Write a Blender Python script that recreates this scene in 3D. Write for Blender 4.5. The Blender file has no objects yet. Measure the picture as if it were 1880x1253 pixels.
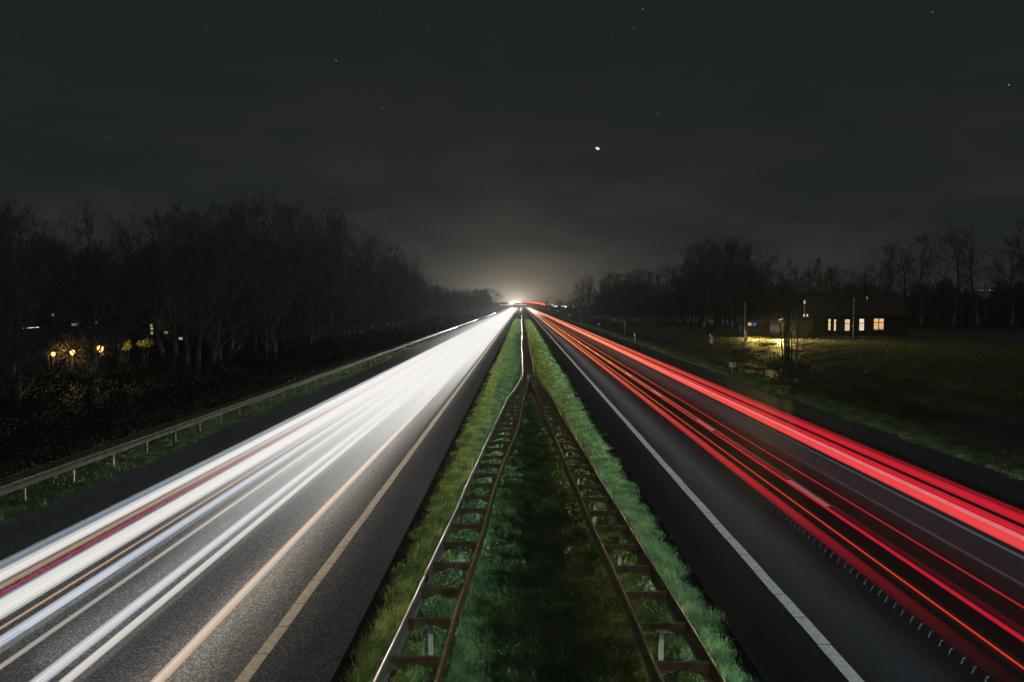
import bpy, math, random
import numpy as np
from mathutils import Vector, Euler

# ------------------------------------------------------------------ scene
S = bpy.context.scene
C = S.collection
R = math.radians
random.seed(7)
rng = np.random.default_rng(11)

# ------------------------------------------------------------------ camera
H = 5.55
F = 1333.0                     # focal length in photograph pixels (1880 wide)
PITCH, YAW = math.atan(68.5 / F), math.atan(17.0 / F)
cam_d = bpy.data.cameras.new('camera')
cam_d.sensor_width = 36.0
cam_d.lens = F / 1880.0 * 36.0
cam_d.clip_start, cam_d.clip_end = 0.1, 9000.0
cam = bpy.data.objects.new('camera', cam_d)
cam.location = (0, 0, H)
cam.rotation_euler = (math.pi / 2 - PITCH, 0, YAW)
C.objects.link(cam)
S.camera = cam
CAM_M = Euler(cam.rotation_euler).to_matrix()

def at(px, py, y):
    """point on the ray of photograph pixel (px, py) at distance y down the road"""
    d = CAM_M @ Vector((px - 940.0, 626.5 - py, -F))
    return Vector((0, 0, H)) + d * (y / d.y)

# ------------------------------------------------------------------ world: night sky lit by far towns, headlight bloom painted in
W = bpy.data.worlds.new('World')
S.world = W
W.use_nodes = True
nt = W.node_tree
nt.nodes.clear()
def wn(t, **k):
    n = nt.nodes.new(t)
    for a, b in k.items(): setattr(n, a, b)
    return n
def wmath(op, a, b=None, c=None):
    n = wn('ShaderNodeMath', operation=op)
    for i, v in enumerate((a, b, c)):
        if v is None: continue
        if isinstance(v, (int, float)): n.inputs[i].default_value = v
        else: nt.links.new(v, n.inputs[i])
    return n.outputs[0]
def wmul(col, fac):
    n = wn('ShaderNodeVectorMath', operation='SCALE')
    if isinstance(col, tuple): n.inputs[0].default_value = col
    else: nt.links.new(col, n.inputs[0])
    if isinstance(fac, (int, float)): n.inputs[3].default_value = fac
    else: nt.links.new(fac, n.inputs[3])
    return n.outputs[0]
def wadd(a, b):
    n = wn('ShaderNodeVectorMath', operation='ADD')
    nt.links.new(a, n.inputs[0]); nt.links.new(b, n.inputs[1])
    return n.outputs[0]
tc = wn('ShaderNodeTexCoord')
sx = wn('ShaderNodeSeparateXYZ')
nt.links.new(tc.outputs['Generated'], sx.inputs[0])
dx, dy, dz = sx.outputs
front = wmath('GREATER_THAN', dy, 0.0)
zc = wmath('MAXIMUM', dz, 0.0)
dxn = wmath('SUBTRACT', dx, -0.007)
ang = wmath('SQRT', wmath('ADD', wmath('MULTIPLY', wmath('MULTIPLY', dxn, 0.62), wmath('MULTIPLY', dxn, 0.62)), wmath('MULTIPLY', dz, dz)))
def glow(width, amp):
    return wmath('MULTIPLY', wmath('MULTIPLY', wmath('EXPONENT', wmath('DIVIDE', ang, -width)), amp), front)
base = wmul((0.0122, 0.0146, 0.0154), 1.0)
hz = wmath('EXPONENT', wmath('DIVIDE', zc, -0.16))
skycol = wadd(base, wmul((0.0042, 0.0046, 0.0038), hz))
# clouds: thin streaks low in the sky, lit from below
mp = wn('ShaderNodeMapping')
mp.inputs['Scale'].default_value = (5.0, 5.0, 17.0)
mp.inputs['Rotation'].default_value = (0, R(14), 0)
nt.links.new(tc.outputs['Generated'], mp.inputs[0])
cn = wn('ShaderNodeTexNoise')
cn.inputs['Scale'].default_value = 1.0
cn.inputs['Detail'].default_value = 6.0
cn.inputs['Roughness'].default_value = 0.55
nt.links.new(mp.outputs[0], cn.inputs['Vector'])
cr = wn('ShaderNodeMapRange')
cr.inputs['From Min'].default_value = 0.44
cr.inputs['From Max'].default_value = 0.66
nt.links.new(cn.outputs['Fac'], cr.inputs['Value'])
low = wmath('EXPONENT', wmath('DIVIDE', zc, -0.12))
clouds = wmath('MULTIPLY', cr.outputs[0], low)
skycol = wadd(skycol, wmul((0.019, 0.0168, 0.0118), clouds))
skycol = wadd(skycol, wmul((0.42, 0.33, 0.24), glow(0.024, 1.0)))
skycol = wadd(skycol, wmul((1.9, 1.6, 1.3), glow(0.0060, 1.0)))  # narrow bloom of the far headlights, painted into the sky colour
cl2 = wmath('ADD', 0.72, wmath('MULTIPLY', cr.outputs[0], 0.55))
skycol = wadd(skycol, wmul((0.056, 0.048, 0.035), wmath('MULTIPLY', cl2, glow(0.062, 1.0))))
# sky overhead, out of view, made brighter to lift the dark ground
up = wn('ShaderNodeMapRange')
up.inputs['From Min'].default_value = 0.50
up.inputs['From Max'].default_value = 0.9
up.inputs['To Min'].default_value = 1.0
up.inputs['To Max'].default_value = 5.0
nt.links.new(dz, up.inputs['Value'])
skycol = wmul(skycol, up.outputs[0])
bg = wn('ShaderNodeBackground')
bg.inputs['Strength'].default_value = 1.0
nt.links.new(skycol, bg.inputs['Color'])
wo = wn('ShaderNodeOutputWorld')
nt.links.new(bg.outputs[0], wo.inputs['Surface'])

# wide soft fill, added to lift the dark ground and trees
sun_d = bpy.data.lights.new('lift_light', 'SUN')
sun_d.energy = 0.22
sun_d.angle = R(80)
sun_d.color = (0.93, 1.0, 0.98)
sun = bpy.data.objects.new('lift_light', sun_d)
sun.rotation_euler = (R(38), 0, R(12))
C.objects.link(sun)

# light of the passing cars, spread along the lanes by the long exposure: long lamps at headlight height
def lane_lamp(name, x, y0, y1, z, tilt, power_per_m, color, width=0.1, spread=180):
    l = bpy.data.lights.new(name, 'AREA')
    l.shape = 'RECTANGLE'
    l.size = width
    l.size_y = y1 - y0
    l.energy = power_per_m * (y1 - y0)
    l.color = color
    l.spread = R(spread)
    o = bpy.data.objects.new(name, l)
    o.location = (x, (y0 + y1) / 2, z)
    o.rotation_euler = (0, R(tilt), 0)     # positive tilt shines towards -x
    C.objects.link(o)
WARM, COOL = (1.0, 0.90, 0.74), (0.92, 0.97, 1.0)
for y0, p in ((8, 6.0), (15, 6.0), (22, 7.0), (31, 8.0), (42, 8.0), (56, 10.0), (75, 12.0)):
    lane_lamp('lane_light', -5.35, y0, 500, 0.52, -14, p, WARM)
    lane_lamp('lane_light', -7.4, y0 + 3, 500, 0.52, 0, p * 1.0, COOL)
    lane_lamp('lane_light', -9.8, y0, 500, 0.52, 8, p * .55, COOL, spread=150)
# sideways spill of the headlights on the verges, cut off at the horizontal
for y0, p in ((6, 3.4), (22, 2.8), (45, 2.6)):
    lane_lamp('side_spill', -5.4, y0, 300, 0.38, -86.2, p, (1.0, 0.84, 0.30), spread=8.5)
    lane_lamp('side_spill', -5.4, y0, 300, 0.72, -89.8, p * .9, (1.0, 0.93, 0.80), spread=5)
    lane_lamp('side_spill', -9.8, y0, 300, 0.66, 83, p * .30, (0.97, 1.0, 0.86), spread=11)
lane_lamp('side_spill', 6.2, 4, 300, 0.38, 86.2, 7.5, (0.64, 1.0, 0.80), spread=8)
lane_lamp('side_spill', 6.2, 4, 300, 0.72, 89.8, 2.6, (1.0, 0.88, 0.70), spread=5)
lane_lamp('side_spill', 10.8, 4, 300, 0.60, -82.5, 1.5, (0.90, 1.0, 0.88), spread=9)
lane_lamp('lane_light', 6.2, 4, 400, 0.80, 16, 2.4, (0.74, 0.94, 1.0))
lane_lamp('lane_light', 10.8, 4, 400, 0.80, -10, 1.9, (0.74, 0.94, 1.0))

def headlight(x, y, z, toward, power, color, cone=80, down=2.0):
    l = bpy.data.lights.new('headlight_beam', 'SPOT')
    l.energy = power; l.color = color; l.spot_size = R(cone); l.spot_blend = 1.0; l.shadow_soft_size = 0.12
    o = bpy.data.objects.new('headlight_beam', l)
    o.location = (x, y, z)
    o.rotation_euler = (R(90 - down), 0, 0 if toward > 0 else math.pi)
    C.objects.link(o)
for y, p in ((150, 16000), (220, 30000), (380, 60000)):
    headlight(-5.5, y, 0.75, -1, p, WARM)
    headlight(-9.2, y + 12, 0.75, -1, p * .8, COOL)
for y, p in ((-26, 3000), (-60, 8000)):  # unseen spots behind the camera, added to light the grass and signs ahead
    headlight(6.6, y, 0.62, 1, p, (0.82, 1.0, 0.90), 110, 0.0)
    headlight(10.3, y + 7, 0.62, 1, p * .8, (0.84, 1.0, 0.92), 110, 0.0)

# exposure
S.view_settings.view_transform = 'Standard'
S.view_settings.look = 'None'
S.view_settings.exposure = 0.0
S.view_settings.gamma = 1.0
S.render.engine = 'CYCLES'
S.cycles.use_denoising = True
S.cycles.max_bounces = 6
S.cycles.diffuse_bounces = 2
S.cycles.glossy_bounces = 3
S.cycles.transparent_max_bounces = 48
S.cycles.volume_bounces = 0
S.cycles.sample_clamp_indirect = 4.0

# ------------------------------------------------------------------ helpers
def tag(o, label=None, cat=None, group=None, kind=None):
    if label: o['label'] = label
    if cat: o['category'] = cat
    if group: o['group'] = group
    if kind: o['kind'] = kind
    return o

def empty(name, loc=(0, 0, 0), rz=0.0):
    o = bpy.data.objects.new(name, None)
    o.empty_display_size = 0.3
    o.location = loc
    o.rotation_euler = (0, 0, rz)
    C.objects.link(o)
    return o

class MB:
    def __init__(s): s.v, s.f = [], []
    def quad(s, a, b, c, d):
        n = len(s.v); s.v += [a, b, c, d]; s.f.append((n, n + 1, n + 2, n + 3)); return s
    def box(s, x0, x1, y0, y1, z0, z1):
        n = len(s.v)
        s.v += [(x0,y0,z0),(x1,y0,z0),(x1,y1,z0),(x0,y1,z0),(x0,y0,z1),(x1,y0,z1),(x1,y1,z1),(x0,y1,z1)]
        for q in ((0,3,2,1),(4,5,6,7),(0,1,5,4),(1,2,6,5),(2,3,7,6),(3,0,4,7)):
            s.f.append(tuple(n + i for i in q))
        return s
    def tube(s, pts, rad, sides=6, cap=True):
        """pts: list of vectors, rad: list of radii"""
        n0 = len(s.v)
        pts = [Vector(p) for p in pts]
        if not isinstance(rad, (list, tuple)): rad = [rad] * len(pts)
        for i, p in enumerate(pts):
            t = (pts[min(i + 1, len(pts) - 1)] - pts[max(i - 1, 0)]).normalized()
            a = t.cross(Vector((0, 0, 1)) if abs(t.z) < 0.9 else Vector((1, 0, 0))).normalized()
            b = t.cross(a)
            for k in range(sides):
                w = 2 * math.pi * k / sides
                s.v.append(tuple(p + (a * math.cos(w) + b * math.sin(w)) * rad[i]))
        for i in range(len(pts) - 1):
            for k in range(sides):
                a0 = n0 + i * sides + k; a1 = n0 + i * sides + (k + 1) % sides
                s.f.append((a0, a1, a1 + sides, a0 + sides))
        if cap:
            s.f.append(tuple(n0 + k for k in range(sides))[::-1])
            s.f.append(tuple(n0 + (len(pts) - 1) * sides + k for k in range(sides)))
        return s
    def prism(s, prof, p0, p1, xa, za):
        """extrude a closed 2-D profile (u along xa, w along za) from p0 to p1"""
        n = len(s.v); m = len(prof)
        for p in (p0, p1):
            for u, w in prof: s.v.append(tuple(Vector(p) + xa * u + za * w))
        for k in range(m): s.f.append((n + k, n + (k + 1) % m, n + m + (k + 1) % m, n + m + k))
        s.f.append(tuple(n + k for k in range(m))[::-1]); s.f.append(tuple(n + m + k for k in range(m)))
        return s
    def build(s, name, mat, parent=None, smooth=False):
        me = bpy.data.meshes.new(name)
        me.from_pydata([tuple(v) for v in s.v], [], s.f)
        me.update()
        if smooth: me.polygons.foreach_set('use_smooth', [True] * len(me.polygons))
        o = bpy.data.objects.new(name, me)
        if mat: me.materials.append(mat)
        C.objects.link(o)
        if parent: o.parent = parent
        return o

def np_mesh(name, verts, tris, mat, parent=None):
    me = bpy.data.meshes.new(name)
    k = tris.shape[1]
    me.vertices.add(len(verts)); me.vertices.foreach_set('co', verts.astype(np.float32).ravel())
    me.loops.add(tris.size); me.loops.foreach_set('vertex_index', tris.astype(np.int32).ravel())
    me.polygons.add(len(tris)); me.polygons.foreach_set('loop_start', np.arange(0, tris.size, k, dtype=np.int32))
    me.update(calc_edges=True); me.validate()
    me.materials.append(mat)
    o = bpy.data.objects.new(name, me)
    C.objects.link(o)
    if parent: o.parent = parent
    return o

def copy_tree(o, parent=None):
    c = o.copy(); C.objects.link(c)
    if parent: c.parent = parent
    for ch in list(o.children): copy_tree(ch, c)
    return c

# ------------------------------------------------------------------ materials
def new_mat(name):
    m = bpy.data.materials.new(name); m.use_nodes = True
    return m, m.node_tree, m.node_tree.nodes['Principled BSDF']

def mat_plain(name, col, rough=0.6, metal=0.0, var=0.25, scale=3.0, bump=0.0, spec=0.5):
    m, t, p = new_mat(name)
    tcn = t.nodes.new('ShaderNodeTexCoord')
    n = t.nodes.new('ShaderNodeTexNoise'); n.inputs['Scale'].default_value = scale; n.inputs['Detail'].default_value = 5
    t.links.new(tcn.outputs['Object'], n.inputs['Vector'])
    mr = t.nodes.new('ShaderNodeMapRange')
    mr.inputs['From Min'].default_value = 0.3; mr.inputs['From Max'].default_value = 0.7
    mr.inputs['To Min'].default_value = 1 - var; mr.inputs['To Max'].default_value = 1 + var
    t.links.new(n.outputs['Fac'], mr.inputs['Value'])
    vm = t.nodes.new('ShaderNodeVectorMath'); vm.operation = 'SCALE'; vm.inputs[0].default_value = col
    t.links.new(mr.outputs[0], vm.inputs[3])
    t.links.new(vm.outputs[0], p.inputs['Base Color'])
    p.inputs['Roughness'].default_value = rough; p.inputs['Metallic'].default_value = metal
    p.inputs['Specular IOR Level'].default_value = spec
    if bump:
        b = t.nodes.new('ShaderNodeBump'); b.inputs['Strength'].default_value = bump; b.inputs['Distance'].default_value = 0.02
        t.links.new(n.outputs['Fac'], b.inputs['Height']); t.links.new(b.outputs[0], p.inputs['Normal'])
    return m

def mat_emit(name, col, strength):
    m, t, p = new_mat(name)
    p.inputs['Base Color'].default_value = (.02, .02, .02, 1)
    p.inputs['Emission Color'].default_value = (*col, 1)
    p.inputs['Emission Strength'].default_value = strength
    p.inputs['Roughness'].default_value = 1.0; p.inputs['Specular IOR Level'].default_value = 0.0
    return m

def mat_asphalt(name, lo, hi, rough=0.62, grain=55.0, spec=.4):
    m, t, p = new_mat(name)
    tcn = t.nodes.new('ShaderNodeTexCoord')
    v = t.nodes.new('ShaderNodeTexVoronoi'); v.inputs['Scale'].default_value = grain
    t.links.new(tcn.outputs['Object'], v.inputs['Vector'])
    n = t.nodes.new('ShaderNodeTexNoise'); n.inputs['Scale'].default_value = 0.7; n.inputs['Detail'].default_value = 6
    mpn = t.nodes.new('ShaderNodeMapping'); mpn.inputs['Scale'].default_value = (1.2, 0.12, 1)
    t.links.new(tcn.outputs['Object'], mpn.inputs[0]); t.links.new(mpn.outputs[0], n.inputs['Vector'])
    sp = t.nodes.new('ShaderNodeSeparateColor'); t.links.new(v.outputs['Color'], sp.inputs[0])
    pw = t.nodes.new('ShaderNodeMath'); pw.operation = 'POWER'; pw.inputs[1].default_value = 3.0
    t.links.new(sp.outputs[0], pw.inputs[0])
    mx = t.nodes.new('ShaderNodeMix'); mx.data_type = 'RGBA'
    mx.inputs[6].default_value = (*lo, 1); mx.inputs[7].default_value = (*hi, 1)
    t.links.new(pw.outputs[0], mx.inputs[0])
    mr = t.nodes.new('ShaderNodeMapRange')
    mr.inputs['From Min'].default_value = 0.3; mr.inputs['From Max'].default_value = 0.7
    mr.inputs['To Min'].default_value = 0.78; mr.inputs['To Max'].default_value = 1.22
    t.links.new(n.outputs['Fac'], mr.inputs['Value'])
    wt = t.nodes.new('ShaderNodeTexNoise'); wt.inputs['Scale'].default_value = 1.0; wt.inputs['Detail'].default_value = 3
    mp2 = t.nodes.new('ShaderNodeMapping'); mp2.inputs['Scale'].default_value = (1.6, 0.012, 1)
    t.links.new(tcn.outputs['Object'], mp2.inputs[0]); t.links.new(mp2.outputs[0], wt.inputs['Vector'])
    wr = t.nodes.new('ShaderNodeMapRange'); wr.inputs['From Min'].default_value = 0.35; wr.inputs['From Max'].default_value = 0.65
    wr.inputs['To Min'].default_value = 0.72; wr.inputs['To Max'].default_value = 1.25
    t.links.new(wt.outputs['Fac'], wr.inputs['Value'])
    ml_ = t.nodes.new('ShaderNodeMath'); ml_.operation = 'MULTIPLY'
    t.links.new(mr.outputs[0], ml_.inputs[0]); t.links.new(wr.outputs[0], ml_.inputs[1])
    vm = t.nodes.new('ShaderNodeVectorMath'); vm.operation = 'SCALE'
    t.links.new(mx.outputs[2], vm.inputs[0]); t.links.new(ml_.outputs[0], vm.inputs[3])
    t.links.new(vm.outputs[0], p.inputs['Base Color'])
    p.inputs['Roughness'].default_value = rough; p.inputs['Specular IOR Level'].default_value = spec
    b = t.nodes.new('ShaderNodeBump'); b.inputs['Strength'].default_value = 0.55; b.inputs['Distance'].default_value = 0.008
    t.links.new(sp.outputs[1], b.inputs['Height']); t.links.new(b.outputs[0], p.inputs['Normal'])
    return m

def mat_grass(name, a, b, c, scale=1.6, thin=True):
    m, t, p = new_mat(name)
    tcn = t.nodes.new('ShaderNodeTexCoord')
    n = t.nodes.new('ShaderNodeTexNoise'); n.inputs['Scale'].default_value = scale; n.inputs['Detail'].default_value = 5
    t.links.new(tcn.outputs['Object'], n.inputs['Vector'])
    r = t.nodes.new('ShaderNodeValToRGB')
    r.color_ramp.elements[0].position = 0.32; r.color_ramp.elements[0].color = (*a, 1)
    r.color_ramp.elements[1].position = 0.70; r.color_ramp.elements[1].color = (*c, 1)
    e = r.color_ramp.elements.new(0.5); e.color = (*b, 1)
    t.links.new(n.outputs['Fac'], r.inputs[0]); t.links.new(r.outputs[0], p.inputs['Base Color'])
    p.inputs['Roughness'].default_value = 0.6
    p.inputs['Specular IOR Level'].default_value = 0.3
    if thin:
        tl = t.nodes.new('ShaderNodeBsdfTranslucent'); t.links.new(r.outputs[0], tl.inputs[0])
        ms = t.nodes.new('ShaderNodeMixShader'); ms.inputs[0].default_value = .45
        t.links.new(p.outputs[0], ms.inputs[1]); t.links.new(tl.outputs[0], ms.inputs[2])
        t.links.new(ms.outputs[0], t.nodes['Material Output'].inputs[0])
    return m

M = {}
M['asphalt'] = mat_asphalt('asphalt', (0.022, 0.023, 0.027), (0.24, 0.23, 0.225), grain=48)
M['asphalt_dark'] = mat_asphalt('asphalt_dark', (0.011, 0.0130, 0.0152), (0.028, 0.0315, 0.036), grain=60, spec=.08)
M['dirt'] = mat_plain('dirt', (0.006, 0.0055, 0.005), 0.95, 0, 0.5, 6, 0.4, 0.1)
M['paint'] = mat_plain('paint', (0.80, 0.80, 0.78), 0.7, 0, 0.22, 9)
M['paint_cream'] = mat_plain('paint_cream', (0.68, 0.55, 0.40), 0.7, 0, 0.2, 9)
M['soil'] = mat_grass('field_soil', (0.014, 0.017, 0.012), (0.020, 0.025, 0.015), (0.030, 0.032, 0.020), 0.5, False)
M['grass'] = mat_grass('grass', (0.040, 0.070, 0.034), (0.085, 0.135, 0.062), (0.19, 0.215, 0.095))
M['grass_dry'] = mat_grass('grass_dry', (0.05, 0.07, 0.02), (0.09, 0.10, 0.03), (0.16, 0.15, 0.06), 0.8)
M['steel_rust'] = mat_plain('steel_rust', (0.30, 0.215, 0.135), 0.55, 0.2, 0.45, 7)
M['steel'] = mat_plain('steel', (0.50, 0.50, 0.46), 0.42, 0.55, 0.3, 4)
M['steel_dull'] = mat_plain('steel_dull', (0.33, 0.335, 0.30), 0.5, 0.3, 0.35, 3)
M['steel_headlit'] = mat_plain('steel_headlit', (0.74, 0.72, 0.70), 0.40, 0.15, 0.10, 2)  # headlight gleam on the left beams put into a paler steel colour
M['steel_pale'] = mat_plain('steel_pale', (0.50, 0.52, 0.52), 0.5, 0.3, 0.15, 9)
M['bark'] = mat_plain('bark', (0.036, 0.038, 0.035), 0.9, 0, 0.4, 4, 0.5)
M['twig'] = mat_plain('twig', (0.050, 0.054, 0.050), 0.9, 0, 0.3, 1)
M['leaf'] = mat_plain('leaf', (0.009, 0.014, 0.007), 0.6, 0, 0.5, 2, 0.0, 0.15)
M['brick'] = mat_plain('brick', (0.012, 0.010, 0.010), 0.95, 0, 0.3, 5)
M['roof'] = mat_plain('roof', (0.010, 0.009, 0.009), 0.95, 0, 0.3, 4)
M['wood'] = mat_plain('wood', (0.07, 0.060, 0.048), 0.8, 0, 0.35, 5)
M['white'] = mat_plain('white', (0.78, 0.78, 0.76), 0.5, 0, 0.08, 6)
M['red'] = mat_plain('red', (0.55, 0.03, 0.04), 0.4, 0, 0.1, 6)
M['black'] = mat_plain('black', (0.02, 0.02, 0.02), 0.6, 0, 0.2, 6)

# ------------------------------------------------------------------ ground
def ground_z(x):
    xs = [-4000, -60, -30, -22, -17.0, -15.0, -13.0, -2.6, -2.1, -1.7, -0.6, 0.45, 1.5, 2.6, 3.0, 3.4, 15.6, 18.0, 21.5, 24.5, 27.0, 31.0, 4000]
    zs = [-1.0, -1.0, -0.9, -0.9, -0.35, -0.03, -0.03, -0.03, 0.02, 0.02, -0.17, -0.225, -0.17, 0.02, 0.02, -0.03, -0.03, -0.12, -0.9, -0.95, -0.5, -0.05, -0.05]
    return np.interp(x, xs, zs)
gx = np.array([-2400, -800, -300, -120, -60, -45, -36, -30, -26, -22, -20, -18.5, -17, -16, -15, -14, -13, -8, -2.6, -2.1, -1.7, -1.1, -0.6, 0.45, 1.5, 2.1, 2.6, 3.0, 3.4, 9, 15.6, 16.8, 18, 19.5, 21.5, 23, 24.5, 26, 27, 29, 31, 36, 45, 60, 90, 150, 400, 1000, 2400], float)
gy = np.concatenate([np.linspace(-40, 200, 61), np.geomspace(210, 2600, 28)])
GX, GY = np.meshgrid(gx, gy)
GZ = ground_z(GX)
GZ = GZ + np.where((np.abs(GX) > 17), 0.06 * np.sin(GX * 1.7 + GY * 0.31) + 0.05 * np.sin(GY * 0.9 - GX), 0)
gv = np.stack([GX.ravel(), GY.ravel(), GZ.ravel()], 1)
nx, ny = len(gx), len(gy)
ii = (np.arange(ny - 1)[:, None] * nx + np.arange(nx - 1)[None]).ravel()
gf = np.stack([ii, ii + 1, ii + nx + 1, ii + nx], 1)
tag(np_mesh('ground', gv, gf, M['soil']), kind='structure')

# ------------------------------------------------------------------ roads
def road(name, x0, x1, mat):
    ys = [-20, 0, 20, 50, 100, 200, 400, 800, 1500]
    b = MB()
    for y0, y1 in zip(ys, ys[1:]):
        b.quad((x0, y0, 0), (x1, y0, 0), (x1, y1, 0), (x0, y1, 0))
    return tag(b.build(name, mat), kind='structure')
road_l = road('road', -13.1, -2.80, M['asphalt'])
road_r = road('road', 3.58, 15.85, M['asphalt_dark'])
def gutter(x0, x1):
    b = MB()
    for y0, y1 in ((-20, 60), (60, 300), (300, 1500)):
        b.quad((x0, y0, -0.003), (x1, y0, -0.003), (x1, y1, -0.003), (x0, y1, -0.003))
    return tag(b.build('road_edge', M['dirt']), kind='structure')
gutter(-2.80, -2.25)
gutter(3.10, 3.58)

def edge_line(x, w, mat, parent, seg, y_end=900):
    b = MB()
    y = 4.0
    i = 0
    while y < 70:
        l = seg * (1 + 0.12 * math.sin(i * 2.3))
        jx = 0.006 * math.sin(i * 1.9)
        g = 0.022 if y < 30 else 0.012
        b.quad((x - w / 2 + jx, y, .005), (x + w / 2 + jx, y, .005), (x + w / 2 + jx, y + l - g, .005), (x - w / 2 + jx, y + l - g, .005))
        y += l; i += 1
    for y0, y1 in ((y, 200), (200, 450), (450, y_end)):
        b.quad((x - w / 2, y0, .005), (x + w / 2, y0, .005), (x + w / 2, y1, .005), (x - w / 2, y1, .005))
    return b.build('edge_line', mat, parent)
edge_line(-4.10, 0.20, M['paint_cream'], road_l, 1.02)
edge_line(-11.15, 0.20, M['paint'], road_l, 1.02)
edge_line(4.94, 0.22, M['paint'], road_r, 1.08)
edge_line(11.88, 0.22, M['paint'], road_r, 1.6)
dash_me = MB().quad((-.075, 0, .005), (.075, 0, .005), (.075, 2.95, .005), (-.075, 2.95, .005)).build('lane_dash', M['paint'], road_r)
dash_me.location = (8.42, 19.85 - 12, 0)
for k in range(1, 30):
    d = dash_me.copy(); C.objects.link(d); d.parent = road_r; d.location = (8.42, 19.85 - 12 + 11.9 * k, 0)
for k in range(0, 30):
    d = dash_me.copy(); C.objects.link(d); d.parent = road_l; d.location = (-8.5, 12.0 + 12.0 * k, 0)

# ------------------------------------------------------------------ guard rails
W_PROF = [(-.012, .445), (.03, .45), (.070, .475), (.076, .52), (.045, .565), (.03, .597), (.045, .63), (.076, .675), (.078, .705), (.072, .726), (.060, .742), (.042, .751), (.024, .751), (.010, .744), (.004, .730),
          (.012, .722), (.030, .733), (.048, .727), (.056, .705), (.054, .68), (.02, .63), (.008, .597), (.02, .565), (.054, .52), (.050, .495), (.012, .47), (-.012, .466)]
def beam(path, side, mat, parent, name='beam', slim=.68, tall=1.0):
    """path: list of (x, y); side +1 when the face looks to +x"""
    b = MB(); m = len(W_PROF)
    for x, y in path:
        for o, z in W_PROF: b.v.append((x + side * o * slim, y, (z - .745) * tall + .745))
    for i in range(len(path) - 1):
        for k in range(m):
            b.f.append((i * m + k, i * m + (k + 1) % m, (i + 1) * m + (k + 1) % m, (i + 1) * m + k))
    return b.build(name, mat, parent, True)

def interp_path(ds, xs, y0, y1, step, waver=0.012, seed=0):
    ys = np.arange(y0, y1 + 1e-6, step)
    x = np.interp(ys, ds, xs)
    # soften the corners of the measured polyline
    if len(ys) > 7:
        k = np.array([1, 2, 3, 2, 1], float); k /= k.sum()
        xp = np.pad(x, 2, mode='reflect', reflect_type='odd'); x = np.convolve(xp, k, 'valid')
    x = x + waver * np.sin(ys * 0.45 + seed) + waver * 0.6 * np.sin(ys * 1.1 + 2 * seed)
    return list(zip(x, ys))

def rung(parent, xl, xr, y, post, diag, y2=None, xl2=0, xr2=0):
    w = xr - xl
    # plate with an arched lower edge, folded flange on top
    m = (xl + xr) / 2
    prof = [(xl + .012, .52), (xl + .012, .70), (xr - .012, .70), (xr - .012, .52), (xr - .05, .52), (m + .05, .615), (m - .05, .615), (xl + .05, .52)]
    b = MB()
    b.prism([(u, z) for u, z in prof], (0, y - .004, 0), (0, y + .004, 0), Vector((1, 0, 0)), Vector((0, 0, 1)))
    b.box(xl + .012, xr - .012, y - .005, y + .055, .701, .709)
    b.build('cross_bracket', M['steel_rust'], parent)
    if post:
        p = MB()
        p.prism([(-.035, -.03), (.035, -.03), (.035, -.022), (-.027, -.022), (-.027, .022), (.035, .022), (.035, .03), (-.035, .03)],
                (m, y + .10, -.45), (m, y + .10, .69), Vector((1, 0, 0)), Vector((0, 1, 0)))
        p.build('post', M['steel_pale'], parent)
    if diag:
        d = MB(); d.tube([(xl + .03, y + .06, .52), (xr2 - .03, y2 - .06, .52)], .016, 5)
        d.build('diagonal_brace', M['steel_rust'], parent)

def ladder_rail(label, L, Rr, y0, y1, mats, group):
    root = tag(empty('guard_rail', (0, 0, 0)), label, 'guard rail', group)
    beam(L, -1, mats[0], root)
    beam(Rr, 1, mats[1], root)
    fl = lambda P, y: float(np.interp(y, [p[1] for p in P], [p[0] for p in P]))
    y = y0; k = 0; n = 0
    far = MB()
    while y < y1:
        xl, xr = fl(L, y), fl(Rr, y)
        if xr - xl > 0.2:
            if n < 95:
                rung(root, xl, xr, y, k % 3 == 0, k % 3 == 1, y + 1.203, fl(L, y + 1.203), fl(Rr, y + 1.203)); n += 1
            else:
                far.box(xl + .012, xr - .012, y - .004, y + .05, .62, .70)
        y += 1.203; k += 1
    y = y0 + .45
    while y < min(y1, y0 + 52):
        for P, sd_ in ((L, -1), (Rr, 1)):
            x = fl(P, y); x2 = fl(P, y + .3)
            sp = MB(); pr = [(sd_ * o * .68 + sd_ * .004 * (1 if q < 13 else -1), z + (.003 if z > .74 else 0)) for q, (o, z) in enumerate(W_PROF)]
            sp.prism(pr, (x, y, 0), (x2, y + .3, 0), Vector((1, 0, 0)), Vector((0, 0, 1)))
            sp.build('splice_plate', M['steel_rust'], root)
        y += 4.812
    if far.v: tag(far.build('cross_bracket', M['steel_rust'], root), kind='stuff')
    return root

# rung at photograph row y -> distance (bracket top at 0.70 m)
Y0 = F * (H - .70) / (1223.8 - 558)
LLd = [6, 9.2, 10.8, 14.5, 19.9, 28.4, 37.2, 41.8, 46.5, 50.0]
LLx = [-1.95, -1.82, -1.757, -1.604, -1.37, -1.04, -.62, -.28, .0, .155]
LRx = [-1.22, -1.11, -1.078, -.89, -.68, -.15, .12, .30, .48, .60]
RLd = [6, 9.2, 11, 13.1, 15, 19.9, 25.5, 34.5, 40.3, 46.8]
RLx = [1.93, 1.816, 1.776, 1.68, 1.62, 1.45, 1.26, .909, .775, .56]
RRd = [6, 9.2, 11.2, 13.7, 19.5, 28, 38, 44, 50]
RRx = [2.66, 2.556, 2.484, 2.396, 2.15, 1.83, 1.497, 1.20, .90]
P_LL = interp_path(LLd, LLx, 6.3, 50, .6, .010, 1)
P_LR = interp_path(LLd, LRx, 6.3, 49.6, .6, .010, 2)
P_RL = interp_path(RLd, RLx, 6.3, 46.8, .6, .010, 3)
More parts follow.
